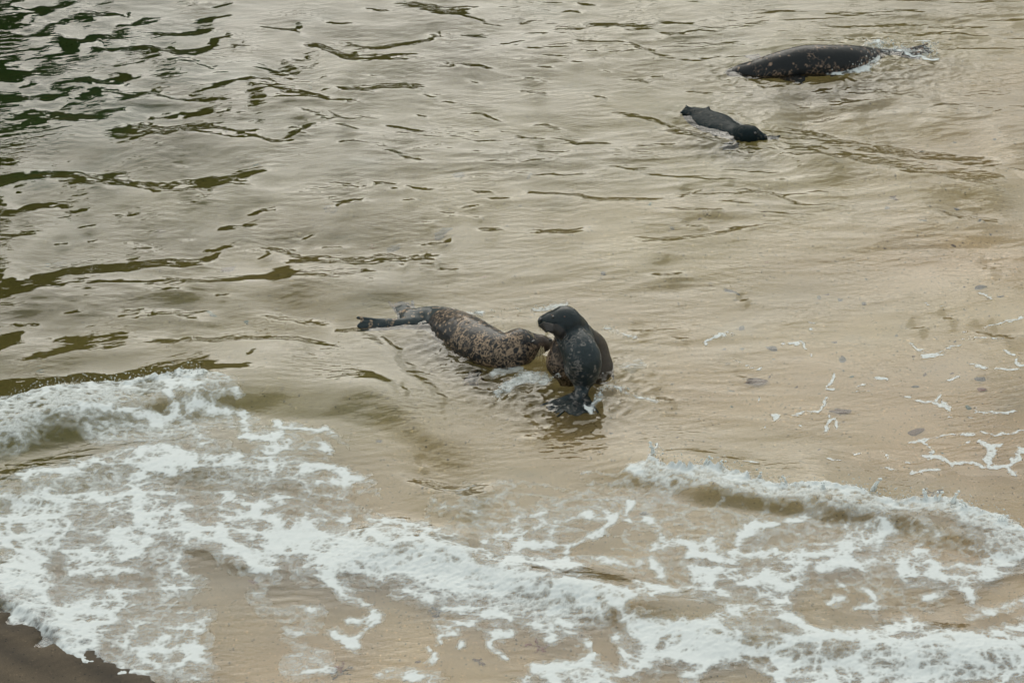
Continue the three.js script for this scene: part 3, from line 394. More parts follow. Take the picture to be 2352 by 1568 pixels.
// drops and jets thrown up along the crests
{
  const put = (name, label, who, pts, n, r0, high) => {
    const geo = new THREE.IcosahedronGeometry(1, 1), m = new THREE.InstancedMesh(geo, new THREE.MeshStandardMaterial({ color: new THREE.Color(0.62, 0.64, 0.63), roughness: 0.3 }), n), M = new THREE.Matrix4();
    for (let i = 0; i < n; i++) {
      const k = rnd() * (pts.length - 1), a = pts[Math.floor(k)], b = pts[Math.ceil(k)], t = k - Math.floor(k), p = P(mix(a[0], b[0], t) + (rnd() - 0.5) * a[2], mix(a[1], b[1], t) + (rnd() - 0.5) * a[2] * 0.5), r = r0 * (0.35 + rnd() * rnd() * 1.3);
      const y = waterAt(p.x, p.z) + 0.008 + high * rnd() ** 2.5; M.makeScale(r * (0.8 + 0.5 * rnd()), r * (0.8 + 0.5 * rnd()), r).setPosition(p.x, y, p.z); m.setMatrixAt(i, M);
    }
    m.name = name; m.castShadow = m.receiveShadow = true; scene.add(m); tag(m, label, 'spray', null, 'stuff');
  };
  const jet = (label, list) => {
    const gs = []; for (const [px, py, h, lean] of list) for (let k = 0; k < 3; k++) {
      const p = P(px + (rnd() - 0.5) * 14, py + (rnd() - 0.5) * 4), y = waterAt(p.x, p.z), q = h * (0.3 + 0.5 * rnd()), a = V3j(p.x, y - 0.01, p.z), b = V3j(p.x + lean * q * 0.3, y + q * 0.6, p.z), c = V3j(p.x + lean * q * (0.7 + 0.5 * rnd()), y + q, p.z + 0.02 * (rnd() - 0.5)), g = new THREE.TubeGeometry(new THREE.QuadraticBezierCurve3(a, b, c), 10, 0.007, 7), v = g.attributes.position;
      for (let i = 0; i <= 10; i++) for (let j = 0; j <= 7; j++) { const o = i * 8 + j, ctr = new THREE.QuadraticBezierCurve3(a, b, c).getPoint(i / 10), w = mix(1.9, 0.3, i / 10) * (1 + 0.35 * n3j(i * 0.7 + k * 5, j, px)); v.setXYZ(o, ctr.x + (v.getX(o) - ctr.x) * w, ctr.y + (v.getY(o) - ctr.y) * w, ctr.z + (v.getZ(o) - ctr.z) * w); }
      g.computeVertexNormals(); gs.push(g); const d = new THREE.IcosahedronGeometry(0.006 + 0.004 * rnd(), 1); d.deleteAttribute('uv'); d.translate(c.x + lean * 0.02, c.y + 0.012, c.z); const dd = d.toNonIndexed ? d : d; dd.setAttribute('uv', new THREE.Float32BufferAttribute(new Float32Array(dd.attributes.position.count * 2), 2)); if (!dd.index) dd.setIndex([...Array(dd.attributes.position.count).keys()]); gs.push(dd);
    }
    tag(mesh('water_jet', mergeGeometries(gs), new THREE.MeshStandardMaterial({ color: new THREE.Color(0.76, 0.8, 0.8), roughness: 0.35 })), label, 'splash', null, 'stuff');
  };
  jet('small white splashes standing up along the right wave crest', [[1500, 1052, 0.10, -0.3], [1622, 1084, 0.10, 0.5], [1650, 1090, 0.06, 0.7], [1745, 1110, 0.04, 0.2], [1800, 1124, 0.05, -0.2], [1892, 1140, 0.06, 0], [2008, 1140, 0.11, 0.5], [2128, 1160, 0.09, -0.2], [2150, 1162, 0.07, 0.4], [2192, 1168, 0.10, 0.3], [2216, 1182, 0.07, -0.5], [2300, 1205, 0.05, 0.3]]);
  put('wave_spray', 'water drops flying above the left breaking wave', LEFT, [[0, 962, 26], [60, 936, 26], [150, 912, 26], [250, 893, 26], [340, 885, 26], [440, 878, 26], [470, 890, 26]], 520, 0.0042, 0.09);
  put('crest_spray', 'water drops flying above the right wave crest', CREST, [[1490, 1060, 22], [1600, 1080, 22], [1700, 1102, 22], [1820, 1132, 22], [1960, 1138, 22], [2060, 1160, 22], [2150, 1160, 34], [2230, 1180, 34], [2350, 1222, 26]], 520, 0.0042, 0.09);
  put('splash_spray', 'white drops splashing behind the farthest seal', FAR, [[1905, 165, 16], [1960, 160, 22], [2005, 150, 20], [1995, 110, 20], [2040, 112, 26], [2080, 122, 26], [2110, 128, 30], [2140, 118, 24], [2150, 138, 10]], 420, 0.0052, 0.07);
  put('bubbles', 'small bright bubbles in the churned water in front of the touching seals', PAIR, [[1140, 915, 20], [1170, 890, 30], [1200, 870, 40], [1240, 872, 36], [1262, 880, 24], [1300, 860, 20], [1275, 820, 12], [1272, 800, 10]], 420, 0.0038, 0.012);
  put('fin_drops', 'drops shaken off the hind flippers of the dark seal', PAIR, [[1360, 950, 12], [1376, 905, 14], [1400, 893, 20], [1440, 905, 16], [1110, 722, 10], [1085, 720, 8], [1230, 710, 20], [1280, 700, 16]], 220, 0.004, 0.02);
}

// ------------------------------------------------------------------ seals: one continuous skin each, grown over a skeleton
const V3 = (x, y, z) => new THREE.Vector3(x, y, z);
const smin = (a, b, k) => { const h = Math.max(k - Math.abs(a - b), 0) / k; return Math.min(a, b) - h * h * k * 0.25; };
function cone(a, b, ra, rb, k = 0.05, at = 0, to = 0) {
  const ax = a.x, ay = a.y, az = a.z, dx = b.x - ax, dy = b.y - ay, dz = b.z - az, l = dx * dx + dy * dy + dz * dz || 1e-9;
  return { k, d: (x, y, z) => { const px = x - ax, py = y - ay, pz = z - az, t = clamp((px * dx + py * dy + pz * dz) / l); const ex = px - dx * t, ey = py - dy * t, ez = pz - dz * t; return Math.sqrt(ex * ex + ey * ey + ez * ez) - (ra + (rb - ra) * t); }, s: (x, y, z) => at + (to - at) * clamp(((x - ax) * dx + (y - ay) * dy + (z - az) * dz) / l), lo: V3(Math.min(ax - ra, b.x - rb), Math.min(ay - ra, b.y - rb), Math.min(az - ra, b.z - rb)), hi: V3(Math.max(ax + ra, b.x + rb), Math.max(ay + ra, b.y + rb), Math.max(az + ra, b.z + rb)) };
}
function blade(c, along, flat, rl, rw, rt, k = 0.02, at = 0) {     // ellipsoid: half length along, half width, half thickness along flat
  const u = along.clone().normalize(), w = flat.clone().addScaledVector(u, -flat.dot(u)).normalize(), v = new THREE.Vector3().crossVectors(u, w), m = Math.max(rl, rw, rt);
  return { k, d: (x, y, z) => { const px = x - c.x, py = y - c.y, pz = z - c.z, a = (px * u.x + py * u.y + pz * u.z) / rl, b = (px * v.x + py * v.y + pz * v.z) / rw, e = (px * w.x + py * w.y + pz * w.z) / rt, k0 = Math.sqrt(a * a + b * b + e * e), k1 = Math.sqrt(a * a / rl / rl + b * b / rw / rw + e * e / rt / rt); return k1 < 1e-6 ? -rt : k0 * (k0 - 1) / k1; }, s: () => at, lo: V3(c.x - m, c.y - m, c.z - m), hi: V3(c.x + m, c.y + m, c.z + m) };
}
function skin(prims, cell, paint, rough = 0.0) {
  const lo = V3(9, 9, 9), hi = V3(-9, -9, -9); for (const p of prims) { lo.min(p.lo); hi.max(p.hi); }
  lo.subScalar(cell * 3); hi.addScalar(cell * 3);
  const n = [0, 1, 2].map((c) => Math.ceil((hi.getComponent(c) - lo.getComponent(c)) / cell) + 1), [nx, ny, nz] = n;
  const F = (x, y, z) => { let d = prims[0].d(x, y, z); for (let i = 1; i < prims.length; i++) d = smin(d, prims[i].d(x, y, z), prims[i].k); return rough ? d + rough * n3(x * 18, y * 18, z * 18) + rough * 0.5 * n3(x * 45, y * 45, z * 45) : d; };
  const D = new Float32Array(nx * ny * nz).fill(1), B = 6, reach = cell * B * 1.9;
  for (let k = 0; k < nz; k += B) for (let j = 0; j < ny; j += B) for (let i = 0; i < nx; i += B) {
    const c = F(lo.x + (i + B / 2) * cell, lo.y + (j + B / 2) * cell, lo.z + (k + B / 2) * cell), far = Math.abs(c) > reach;
    for (let kk = k; kk < Math.min(k + B, nz); kk++) for (let jj = j; jj < Math.min(j + B, ny); jj++) for (let ii = i; ii < Math.min(i + B, nx); ii++)
      D[(kk * ny + jj) * nx + ii] = far ? c : F(lo.x + ii * cell, lo.y + jj * cell, lo.z + kk * cell);
  }
  const id = new Int32Array(nx * ny * nz).fill(-1), pos = [], idx = [], sx = 1, sy = nx, sz = nx * ny;
  const corner = [0, sx, sy, sx + sy, sz, sx + sz, sy + sz, sx + sy + sz];
  for (let k = 0; k < nz - 1; k++) for (let j = 0; j < ny - 1; j++) for (let i = 0; i < nx - 1; i++) {
    const o = k * sz + j * sy + i; let mask = 0; for (let c = 0; c < 8; c++) if (D[o + corner[c]] < 0) mask |= 1 << c;
    if (mask === 0 || mask === 255) continue;
    let px = 0, py = 0, pz = 0, m = 0;
    for (let a = 0; a < 8; a++) for (let ax = 1; ax < 8; ax <<= 1) {
      if (a & ax) continue; const b = a | ax, da = D[o + corner[a]], db = D[o + corner[b]]; if (da < 0 === db < 0) continue;
      const t = da / (da - db); px += (a & 1) + (ax === 1 ? t : 0); py += ((a >> 1) & 1) + (ax === 2 ? t : 0); pz += (a >> 2) + (ax === 4 ? t : 0); m++;
    }
    id[o] = pos.length / 3; pos.push(lo.x + (i + px / m) * cell, lo.y + (j + py / m) * cell, lo.z + (k + pz / m) * cell);
  }
  for (let k = 1; k < nz - 1; k++) for (let j = 1; j < ny - 1; j++) for (let i = 1; i < nx - 1; i++) {
    const o = k * sz + j * sy + i, inside = D[o] < 0;
    for (const [s, p, q] of [[sx, sy, sz], [sy, sz, sx], [sz, sx, sy]]) {
      if (inside === D[o + s] < 0) continue;
      const a = id[o - p - q], b = id[o - q], c = id[o], d = id[o - p]; if (a < 0 || b < 0 || c < 0 || d < 0) continue;
      inside ? idx.push(a, b, c, a, c, d) : idx.push(a, c, b, a, d, c);
    }
  }
  const nv = pos.length / 3, nor = new Float32Array(nv * 3), col = new Float32Array(nv * 3), e = cell * 0.6;
  for (let v = 0; v < nv; v++) {
    const x = pos[v * 3], y = pos[v * 3 + 1], z = pos[v * 3 + 2]; let gx = F(x + e, y, z) - F(x - e, y, z), gy = F(x, y + e, z) - F(x, y - e, z), gz = F(x, y, z + e) - F(x, y, z - e); const l = Math.hypot(gx, gy, gz) || 1; gx /= l; gy /= l; gz /= l;
    nor.set([gx, gy, gz], v * 3);
    let best = 1e9, s = 0; for (const p of prims) { const d = p.d(x, y, z); if (d < best) { best = d; s = p.s(x, y, z); } }
    col.set(paint(x, y, z, gx, gy, gz, s), v * 3);
  }
  const g = new THREE.BufferGeometry(); g.setAttribute('position', new THREE.Float32BufferAttribute(pos, 3)); g.setAttribute('normal', new THREE.BufferAttribute(nor, 3)); g.setAttribute('color', new THREE.BufferAttribute(col, 3)); g.setIndex(idx); g.userData.field = F; return g;
}
function smoothBones(b) {                // bones resampled along a curve, so that girth changes evenly
  const q = b.map(([x, y, h, r, s]) => [P(x, y, h, r), r, s ?? 0]), out = [], cr = (a, b2, c, d, t) => 0.5 * (2 * b2 + (c - a) * t + (2 * a - 5 * b2 + 4 * c - d) * t * t + (3 * b2 - a - 3 * c + d) * t * t * t);
  for (let i = 0; i < q.length - 1; i++) { const [A, B, C, D] = [q[Math.max(0, i - 1)], q[i], q[i + 1], q[Math.min(q.length - 1, i + 2)]]; for (let k = 0; k < 5; k++) { const t = k / 5; out.push([V3(cr(A[0].x, B[0].x, C[0].x, D[0].x, t), cr(A[0].y, B[0].y, C[0].y, D[0].y, t), cr(A[0].z, B[0].z, C[0].z, D[0].z, t)), cr(A[1], B[1], C[1], D[1], t), mix(B[2], C[2], t)]); } }
  out.push(q[q.length - 1]); return out;
}
const chain = (b0, k) => { const b = smoothBones(b0); return b.slice(1).map((q, i) => cone(b[i][0], q[0], b[i][1], q[1], i ? 0.012 : k, b[i][2], q[2])); };
function fan(root, tip, flat, width, n, thick, at, k = 0.018) {   // a flipper: a web with toes of unequal length
  const dir = tip.clone().sub(root), L = dir.length(), side = new THREE.Vector3().crossVectors(dir, flat).normalize(), out = [blade(root.clone().addScaledVector(dir, 0.5), dir, flat, L * 0.52, width * 0.40, thick, k, at)];
  for (let i = 0; i < n; i++) {
    const a = i / (n - 1) * 2 - 1, len = 1 - 0.16 * (1 - a * a) + 0.05 * (i % 2), end = root.clone().addScaledVector(dir, len).addScaledVector(side, a * width * 0.5), from = root.clone().addScaledVector(dir, 0.25).addScaledVector(side, a * width * 0.2);
    out.push(cone(from, end, thick * 1.05, thick * 0.55, 0.014, at, at));
  }
  return out;
}
const wet = new THREE.MeshPhysicalMaterial({ vertexColors: true, roughness: 0.5, specularIntensity: 0.22, clearcoat: 0.32, clearcoatRoughness: 0.12 });
const soaked = new THREE.MeshPhysicalMaterial({ vertexColors: true, roughness: 0.6, specularIntensity: 0.1, clearcoat: 0.1, clearcoatRoughness: 0.15 });
const gloss = new THREE.MeshPhysicalMaterial({ color: new THREE.Color(0.008, 0.008, 0.008), roughness: 0.15, clearcoat: 1, clearcoatRoughness: 0.05 });
const noseMat = new THREE.MeshPhysicalMaterial({ color: new THREE.Color(0.012, 0.014, 0.016), roughness: 0.3, clearcoat: 0.6 });
const hairMat = new THREE.MeshStandardMaterial({ color: new THREE.Color(0.5, 0.42, 0.25), roughness: 0.5 });
function spots(x, y, z, tan, dark, share, size, ring) {          // pale broken rings with dark centres, tied by a thin net; share 0..1 is how much net shows
  const q = 0.25 * n3(x * 26, y * 26, z * 26), [f1, f2, id] = cells3(x / size + q, y / size + q, z / size - q, 3), e = f2 - f1, big = 0.6 * n3(x * 9, y * 9, z * 9) + 0.4 * n3(x * 21, y * 21, z * 21), fine = n3(x * 75, y * 75, z * 75);
  const rings = id < ring ? ss(0.17, 0.03, Math.abs(f1 - 0.30 - 0.08 * id)) * ss(-0.55, 0.2, fine + 0.4 * big) : 0, w = 0.05 + 0.36 * share, net = ss(w, 0, e + 0.10 * fine) * ss(-0.55, 0.35, big + share * 1.6 - 0.7);
  const on = clamp(Math.max(rings * 0.9, net)), grain = 1 + 0.2 * n3(x * 150, y * 150, z * 150);
  return [mix(dark[0], tan[0], on) * grain, mix(dark[1], tan[1], on) * grain, mix(dark[2], tan[2], on) * grain];
}
function seal(name, label, prims, cell, paint, rough, m = wet) {
  const c = V3(0, 0, 0); c.copy(prims[0].lo).add(prims[0].hi).multiplyScalar(0.5); c.y = bedY(c.x, c.z);
  const t = new THREE.Group(); t.name = numbered(name); t.position.copy(c); scene.add(t); tag(t, label, 'seal');
  const g = skin(prims, cell, paint, rough), F = g.userData.field; delete g.userData.field; g.translate(-c.x, -c.y, -c.z); mesh('body', g, m, t);
  return { t, c, F };
}
function onSkin(F, p, dir) { let q = p.clone(); for (let i = 0; i < 40; i++) { const d = F(q.x, q.y, q.z); if (d > -0.0008 && d < 0.0008) break; q.addScaledVector(dir, -d * 0.7); } return q; }
function ball(s, name, p, r, m, flat = [1, 1, 1], rot) { const g = new THREE.SphereGeometry(r, 20, 14); g.scale(...flat); if (rot) g.applyMatrix4(rot); g.translate(p.x - s.c.x, p.y - s.c.y, p.z - s.c.z); return mesh(name, g, m, s.t); }
function hairs(s, name, list, r = 0.0011) {
  const gs = list.map(([a, b, sag]) => { const m = a.clone().add(b).multiplyScalar(0.5); m.y += sag; return new THREE.TubeGeometry(new THREE.QuadraticBezierCurve3(a.clone().sub(s.c), m.sub(s.c), b.clone().sub(s.c)), 8, r, 5); });
  const m = mesh(name, mergeGeometries(gs), hairMat, s.t); m.userData.kind = 'stuff'; return m;
}
const toEye = (p) => camera.position.clone().sub(p).normalize();
// the spotted seal lying on the sand, its hind end under water
{
  const b = [[938, 741, -0.07, 0.082, 0], [968, 743, -0.10, 0.122, 0.1], [1012, 753, -0.105, 0.155, 0.25], [1062, 774, -0.03, 0.174, 0.45], [1112, 802, 0.01, 0.172, 0.6], [1155, 812, 0.05, 0.142, 0.75], [1190, 800, 0.085, 0.128, 0.85]];
  const head = P(1200, 795, 0.10), muz = P(1241, 789, 0.10), tip = P(1258, 788, 0.085), d1 = V3(0, 0, 1);
  const prims = [...chain(b, 0.05), cone(head, muz, 0.122, 0.062, 0.05, 0.9, 1), cone(muz, tip, 0.056, 0.036, 0.03, 1, 1), cone(P(1249, 795, 0.075), P(1253, 794, 0.07), 0.034, 0.03, 0.03, 1, 1), cone(P(1252, 780, 0.115), P(1263, 783, 0.10), 0.022, 0.018, 0.025, 1, 1), cone(P(1235, 803, 0.05), P(1246, 799, 0.05), 0.045, 0.03, 0.03, 1, 1),
    ...fan(P(946, 741, -0.05), P(920, 692, -0.03), V3(0.3, 1, 0.35), 0.18, 5, 0.02, 0), ...fan(P(944, 744, -0.05), P(822, 747, -0.01), V3(0, 1, 0.9), 0.13, 5, 0.02, 0), cone(P(945, 742, -0.06), P(880, 745, -0.03), 0.065, 0.035, 0.05), cone(P(950, 740, -0.06), P(928, 710, -0.035), 0.065, 0.045, 0.05),
    ...fan(P(1095, 850, -0.12), P(1082, 884, -0.2), V3(0.2, 1, 0.2), 0.11, 5, 0.016, 0.5)];
  const tan = [0.37, 0.265, 0.18], dark = [0.017, 0.018, 0.020];
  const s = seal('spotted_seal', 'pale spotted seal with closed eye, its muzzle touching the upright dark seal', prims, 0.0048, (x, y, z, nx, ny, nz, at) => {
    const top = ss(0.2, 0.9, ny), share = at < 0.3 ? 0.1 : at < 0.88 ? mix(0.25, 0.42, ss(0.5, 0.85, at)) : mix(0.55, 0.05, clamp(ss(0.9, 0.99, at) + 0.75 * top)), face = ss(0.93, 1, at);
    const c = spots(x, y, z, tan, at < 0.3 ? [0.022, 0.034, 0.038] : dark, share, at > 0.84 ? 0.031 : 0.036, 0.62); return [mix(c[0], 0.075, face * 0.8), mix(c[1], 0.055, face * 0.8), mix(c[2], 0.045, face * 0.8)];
  }, 0.0012);
  const e = onSkin(s.F, P(1223, 784, 0.15), toEye(P(1223, 784, 0.15)));
  const eye = ball(s, 'eye', e, 0.013, gloss, [1.5, 0.55, 0.8], new THREE.Matrix4().makeRotationZ(0.35)); tag(eye, 'closed dark eye slit');
  const n = P(1263, 780, 0.118); ball(s, 'nose', onSkin(s.F, n, toEye(n)), 0.014, noseMat, [1.1, 0.75, 1.1]);
  const er = P(1199, 788, 0.17); ball(s, 'ear', onSkin(s.F, er, toEye(er)), 0.006, gloss);
  const w = []; for (let i = 0; i < 16; i++) { const a = onSkin(s.F, P(1240 + rnd() * 10, 792 + rnd() * 9, 0.13), toEye(P(1244, 796, 0.13))); w.push([a, P(1226 + i * 1.9 + rnd() * 3, 822 + rnd() * 10, 0.05 + rnd() * 0.04), 0.012]); }
  for (let i = 0; i < 10; i++) { const a = onSkin(s.F, P(1250 + rnd() * 6, 776 + rnd() * 4, 0.13), V3(0, 1, 0)); w.push([a, a.clone().add(V3(0.02 + 0.05 * rnd(), 0.07 * rnd(), -0.06 - 0.04 * rnd())), 0.01]); }
  for (let i = 0; i < 4; i++) { const a = onSkin(s.F, P(1222 + rnd() * 5, 776, 0.18), V3(0, 1, 0)); w.push([a, P(1206 + i * 5, 757 + rnd() * 5, 0.22), 0.006]); }
  hairs(s, 'whiskers', w);
}
// the dark seal sitting upright, head turned to the left, fore flipper raised to its mouth
{
  const head = P(1302, 740, 0.44), muz = P(1266, 738, 0.43), tip = P(1248, 738, 0.42);
  const prims = [cone(P(1348, 806, 0.10), P(1364, 846, -0.01), 0.138, 0.130, 0.05, 2, 2.2), cone(P(1364, 846, -0.01), P(1372, 862, -0.06), 0.13, 0.11, 0.05, 2.2, 2.3), cone(P(1318, 758, 0.34), P(1348, 806, 0.10), 0.105, 0.138, 0.06, 0.7, 2),
    cone(P(1302, 786, 0.20), P(1297, 832, 0.06), 0.095, 0.12, 0.05, 3, 3), cone(P(1297, 832, 0.06), P(1308, 866, -0.06), 0.12, 0.10, 0.05, 3, 3), cone(P(1308, 754, 0.375), P(1318, 768, 0.33), 0.112, 0.105, 0.05, 0.8, 0.7),
    ...chain([[1318, 777, 0.335, 0.092, 0.5], [1332, 801, 0.30, 0.114, 0.45], [1341, 826, 0.245, 0.119, 0.4], [1344, 848, 0.16, 0.103, 0.3], [1341, 869, 0.08, 0.074, 0.15], [1338, 887, 0.03, 0.049, 0.08], [1335, 906, 0.0, 0.046, 0.05]], 0.02), cone(P(1300, 777, 0.335), P(1340, 781, 0.31), 0.066, 0.078, 0.03, 0.5, 0.5), cone(P(1312, 800, 0.27), P(1322, 848, 0.15), 0.075, 0.07, 0.04, 0.45, 0.35), cone(P(1322, 848, 0.15), P(1332, 872, 0.06), 0.07, 0.05, 0.03, 0.35, 0.2),
    cone(head, P(1296, 740, 0.44), 0.104, 0.102, 0.04, 1, 1), cone(P(1292, 736, 0.445), muz, 0.092, 0.066, 0.05, 1, 1), cone(muz, tip, 0.062, 0.040, 0.03, 1, 1), cone(P(1251, 742, 0.40), P(1262, 745, 0.39), 0.026, 0.034, 0.03, 1, 1),
    cone(P(1300, 768, 0.36), P(1283, 760, 0.42), 0.05, 0.04, 0.02, 1.2, 1.2), cone(P(1283, 760, 0.42), P(1266, 754, 0.455), 0.038, 0.030, 0.012, 1.2, 1.2)];
  for (let i = 0; i < 5; i++) { const a = P(1270 - i * 0.6, 747 + i * 3.2, 0.475 - i * 0.005), m = P(1250 + i * 1.8, 743 + i * 4.0, 0.49 - i * 0.008), t = P(1238 + i * 4.0, 748 + i * 3.4, 0.46 - i * 0.006); prims.push(cone(a, m, 0.0115, 0.0105, 0.005, 1.2, 1.2), cone(m, t, 0.0105, 0.007, 0.003, 1.2, 1.2)); }
  const root = P(1336, 906, -0.01);
  prims.push(...fan(root, P(1262, 944, -0.03), V3(0, 1, 0.45), 0.16, 5, 0.017, 0.0), ...fan(root, P(1350, 948, -0.03), V3(0.2, 1, 0.3), 0.15, 5, 0.017, 0.0), blade(P(1322, 930, -0.02), P(1322, 940, 0).sub(P(1322, 900, 0)), V3(0, 1, 0.3), 0.16, 0.09, 0.02, 0.03, 0));
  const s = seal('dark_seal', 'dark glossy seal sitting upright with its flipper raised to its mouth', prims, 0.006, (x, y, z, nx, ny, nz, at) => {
    const tan = [0.21, 0.195, 0.185], dark = at >= 3 ? [0.024, 0.019, 0.016] : at >= 1.5 ? [0.050, 0.038, 0.028] : at < 0.55 ? [0.024, 0.035, 0.040] : at >= 1.15 ? [0.034, 0.031, 0.030] : [0.016, 0.024, 0.028];
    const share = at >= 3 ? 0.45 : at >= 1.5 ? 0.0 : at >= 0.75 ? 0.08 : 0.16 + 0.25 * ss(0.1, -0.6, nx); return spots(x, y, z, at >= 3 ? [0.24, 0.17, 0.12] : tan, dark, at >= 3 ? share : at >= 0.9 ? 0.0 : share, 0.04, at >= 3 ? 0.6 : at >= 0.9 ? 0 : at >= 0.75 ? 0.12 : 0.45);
  }, 0.0012);
  const e = P(1271, 728, 0.47), ep = onSkin(s.F, e, toEye(e)); ball(s, 'eye', ep.addScaledVector(toEye(e), -0.004), 0.0125, gloss);
  const n = P(1241.5, 734.5, 0.43); ball(s, 'nose', onSkin(s.F, n, toEye(n)), 0.017, noseMat, [0.9, 0.9, 1]);
  const er = P(1297, 727, 0.5), ept = onSkin(s.F, er, toEye(er)); tag(ball(s, 'ear', ept, 0.0045, new THREE.MeshStandardMaterial({ color: new THREE.Color(0.13, 0.07, 0.055), roughness: 0.5 }), [1.6, 0.8, 1]), 'pinkish ear mark');
  const br = P(1268, 723.5, 0.5); ball(s, 'brow', onSkin(s.F, br, toEye(br)), 0.004, new THREE.MeshStandardMaterial({ color: new THREE.Color(0.3, 0.16, 0.1), roughness: 0.6 }));
  const w = []; for (let i = 0; i < 10; i++) { const a = onSkin(s.F, P(1246 + rnd() * 6, 738 + rnd() * 4, 0.45), toEye(P(1247, 740, 0.45))); w.push([a, P(1232 + i * 0.9 + rnd() * 3, 742 + i * 2.2, 0.38), 0.008]); }
  hairs(s, 'whiskers', w, 0.0008);
  const claws = []; for (let i = 0; i < 5; i++) { const t = P(1238 + i * 4.0, 748 + i * 3.4, 0.46 - i * 0.006), g = new THREE.ConeGeometry(0.0035, 0.016, 6); g.rotateX(Math.PI); g.translate(t.x - s.c.x, t.y - s.c.y - 0.01, t.z - s.c.z + 0.006); claws.push(g); }
  mesh('claws', mergeGeometries(claws), hairMat, s.t);
}
// the farthest seal, arching its back out of the water
{
  const prims = [...chain([[1680, 172, -0.052, 0.05, 1], [1706, 171, -0.058, 0.088, 0.95], [1742, 168, -0.03, 0.115, 0.85], [1790, 158, -0.005, 0.142, 0.7], [1850, 149, 0.01, 0.165, 0.55], [1905, 147, 0.015, 0.162, 0.42], [1955, 143, 0.0, 0.145, 0.3], [1995, 135, -0.03, 0.10, 0.15], [2032, 128, -0.04, 0.055, 0.05], [2066, 123, -0.025, 0.036, 0]], 0.06),
    ...fan(P(2056, 124, -0.02), P(2136, 113, 0.012), V3(0.1, 1, 0.5), 0.12, 5, 0.016, 0), ...fan(P(2056, 125, -0.02), P(2118, 130, 0.008), V3(0.1, 1, 0.6), 0.11, 5, 0.016, 0), ...fan(P(1745, 140, -0.12), P(1726, 127, -0.14), V3(0, 1, 0), 0.13, 5, 0.018, 0.8), ...fan(P(1790, 176, -0.1), P(1850, 184, -0.05), V3(0, 1, 0.5), 0.12, 5, 0.018, 0.8)];
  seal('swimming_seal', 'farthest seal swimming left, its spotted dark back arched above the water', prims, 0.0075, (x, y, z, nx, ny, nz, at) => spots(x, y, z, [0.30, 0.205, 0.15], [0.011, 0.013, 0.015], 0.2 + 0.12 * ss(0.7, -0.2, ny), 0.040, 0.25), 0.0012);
}
// the seal that swims towards the right with only its head out
{
  const prims = [...chain([[1592, 260, -0.035, 0.045, 0], [1618, 270, -0.05, 0.065, 0.1], [1660, 288, -0.068, 0.085, 0.4]], 0.08), blade(P(1654, 287, -0.066), P(1700, 309, 0).sub(P(1610, 270, 0)), V3(0, 1, 0), 0.42, 0.15, 0.090, 0.06, 0.5), cone(P(1692, 304, -0.075), P(1713, 310, 0.012), 0.082, 0.078, 0.05, 0.7, 0.9), cone(P(1713, 310, 0.018), P(1727, 309, 0.03), 0.076, 0.072, 0.04, 1, 1), cone(P(1732, 312, 0.005), P(1752, 316, 0.0), 0.058, 0.038, 0.03, 1, 1), cone(P(1748, 314, 0.014), P(1758, 316, 0.012), 0.026, 0.020, 0.015, 1, 1),
    ...fan(P(1596, 260, -0.02), P(1570, 250, 0.012), V3(0, 1, 0.3), 0.10, 5, 0.015, 0), ...fan(P(1602, 261, -0.03), P(1632, 253, 0.012), V3(0, 1, 0.3), 0.08, 5, 0.015, 0), ...fan(P(1692, 320, -0.2), P(1666, 342, -0.23), V3(0, 1, 0), 0.10, 5, 0.018, 0.6), ...fan(P(1745, 318, -0.10), P(1790, 315, -0.012), V3(0, 1, 0.2), 0.06, 5, 0.014, 0.6)];
  const s = seal('diving_seal', 'dark seal swimming right with only its head and hind flippers above the water', prims, 0.0068, (x, y, z, nx, ny, nz, at) => spots(x, y, z, [0.06, 0.06, 0.055], [0.010, 0.018, 0.021], 0.16, 0.04, 0.3), 0.002, soaked);
  const e = P(1735, 306, 0.07); ball(s, 'eye', onSkin(s.F, e, toEye(e)).addScaledVector(toEye(e), -0.004), 0.012, gloss);
  const n = P(1759, 314, 0.03); ball(s, 'nose', onSkin(s.F, n, toEye(n)), 0.013, noseMat);
}

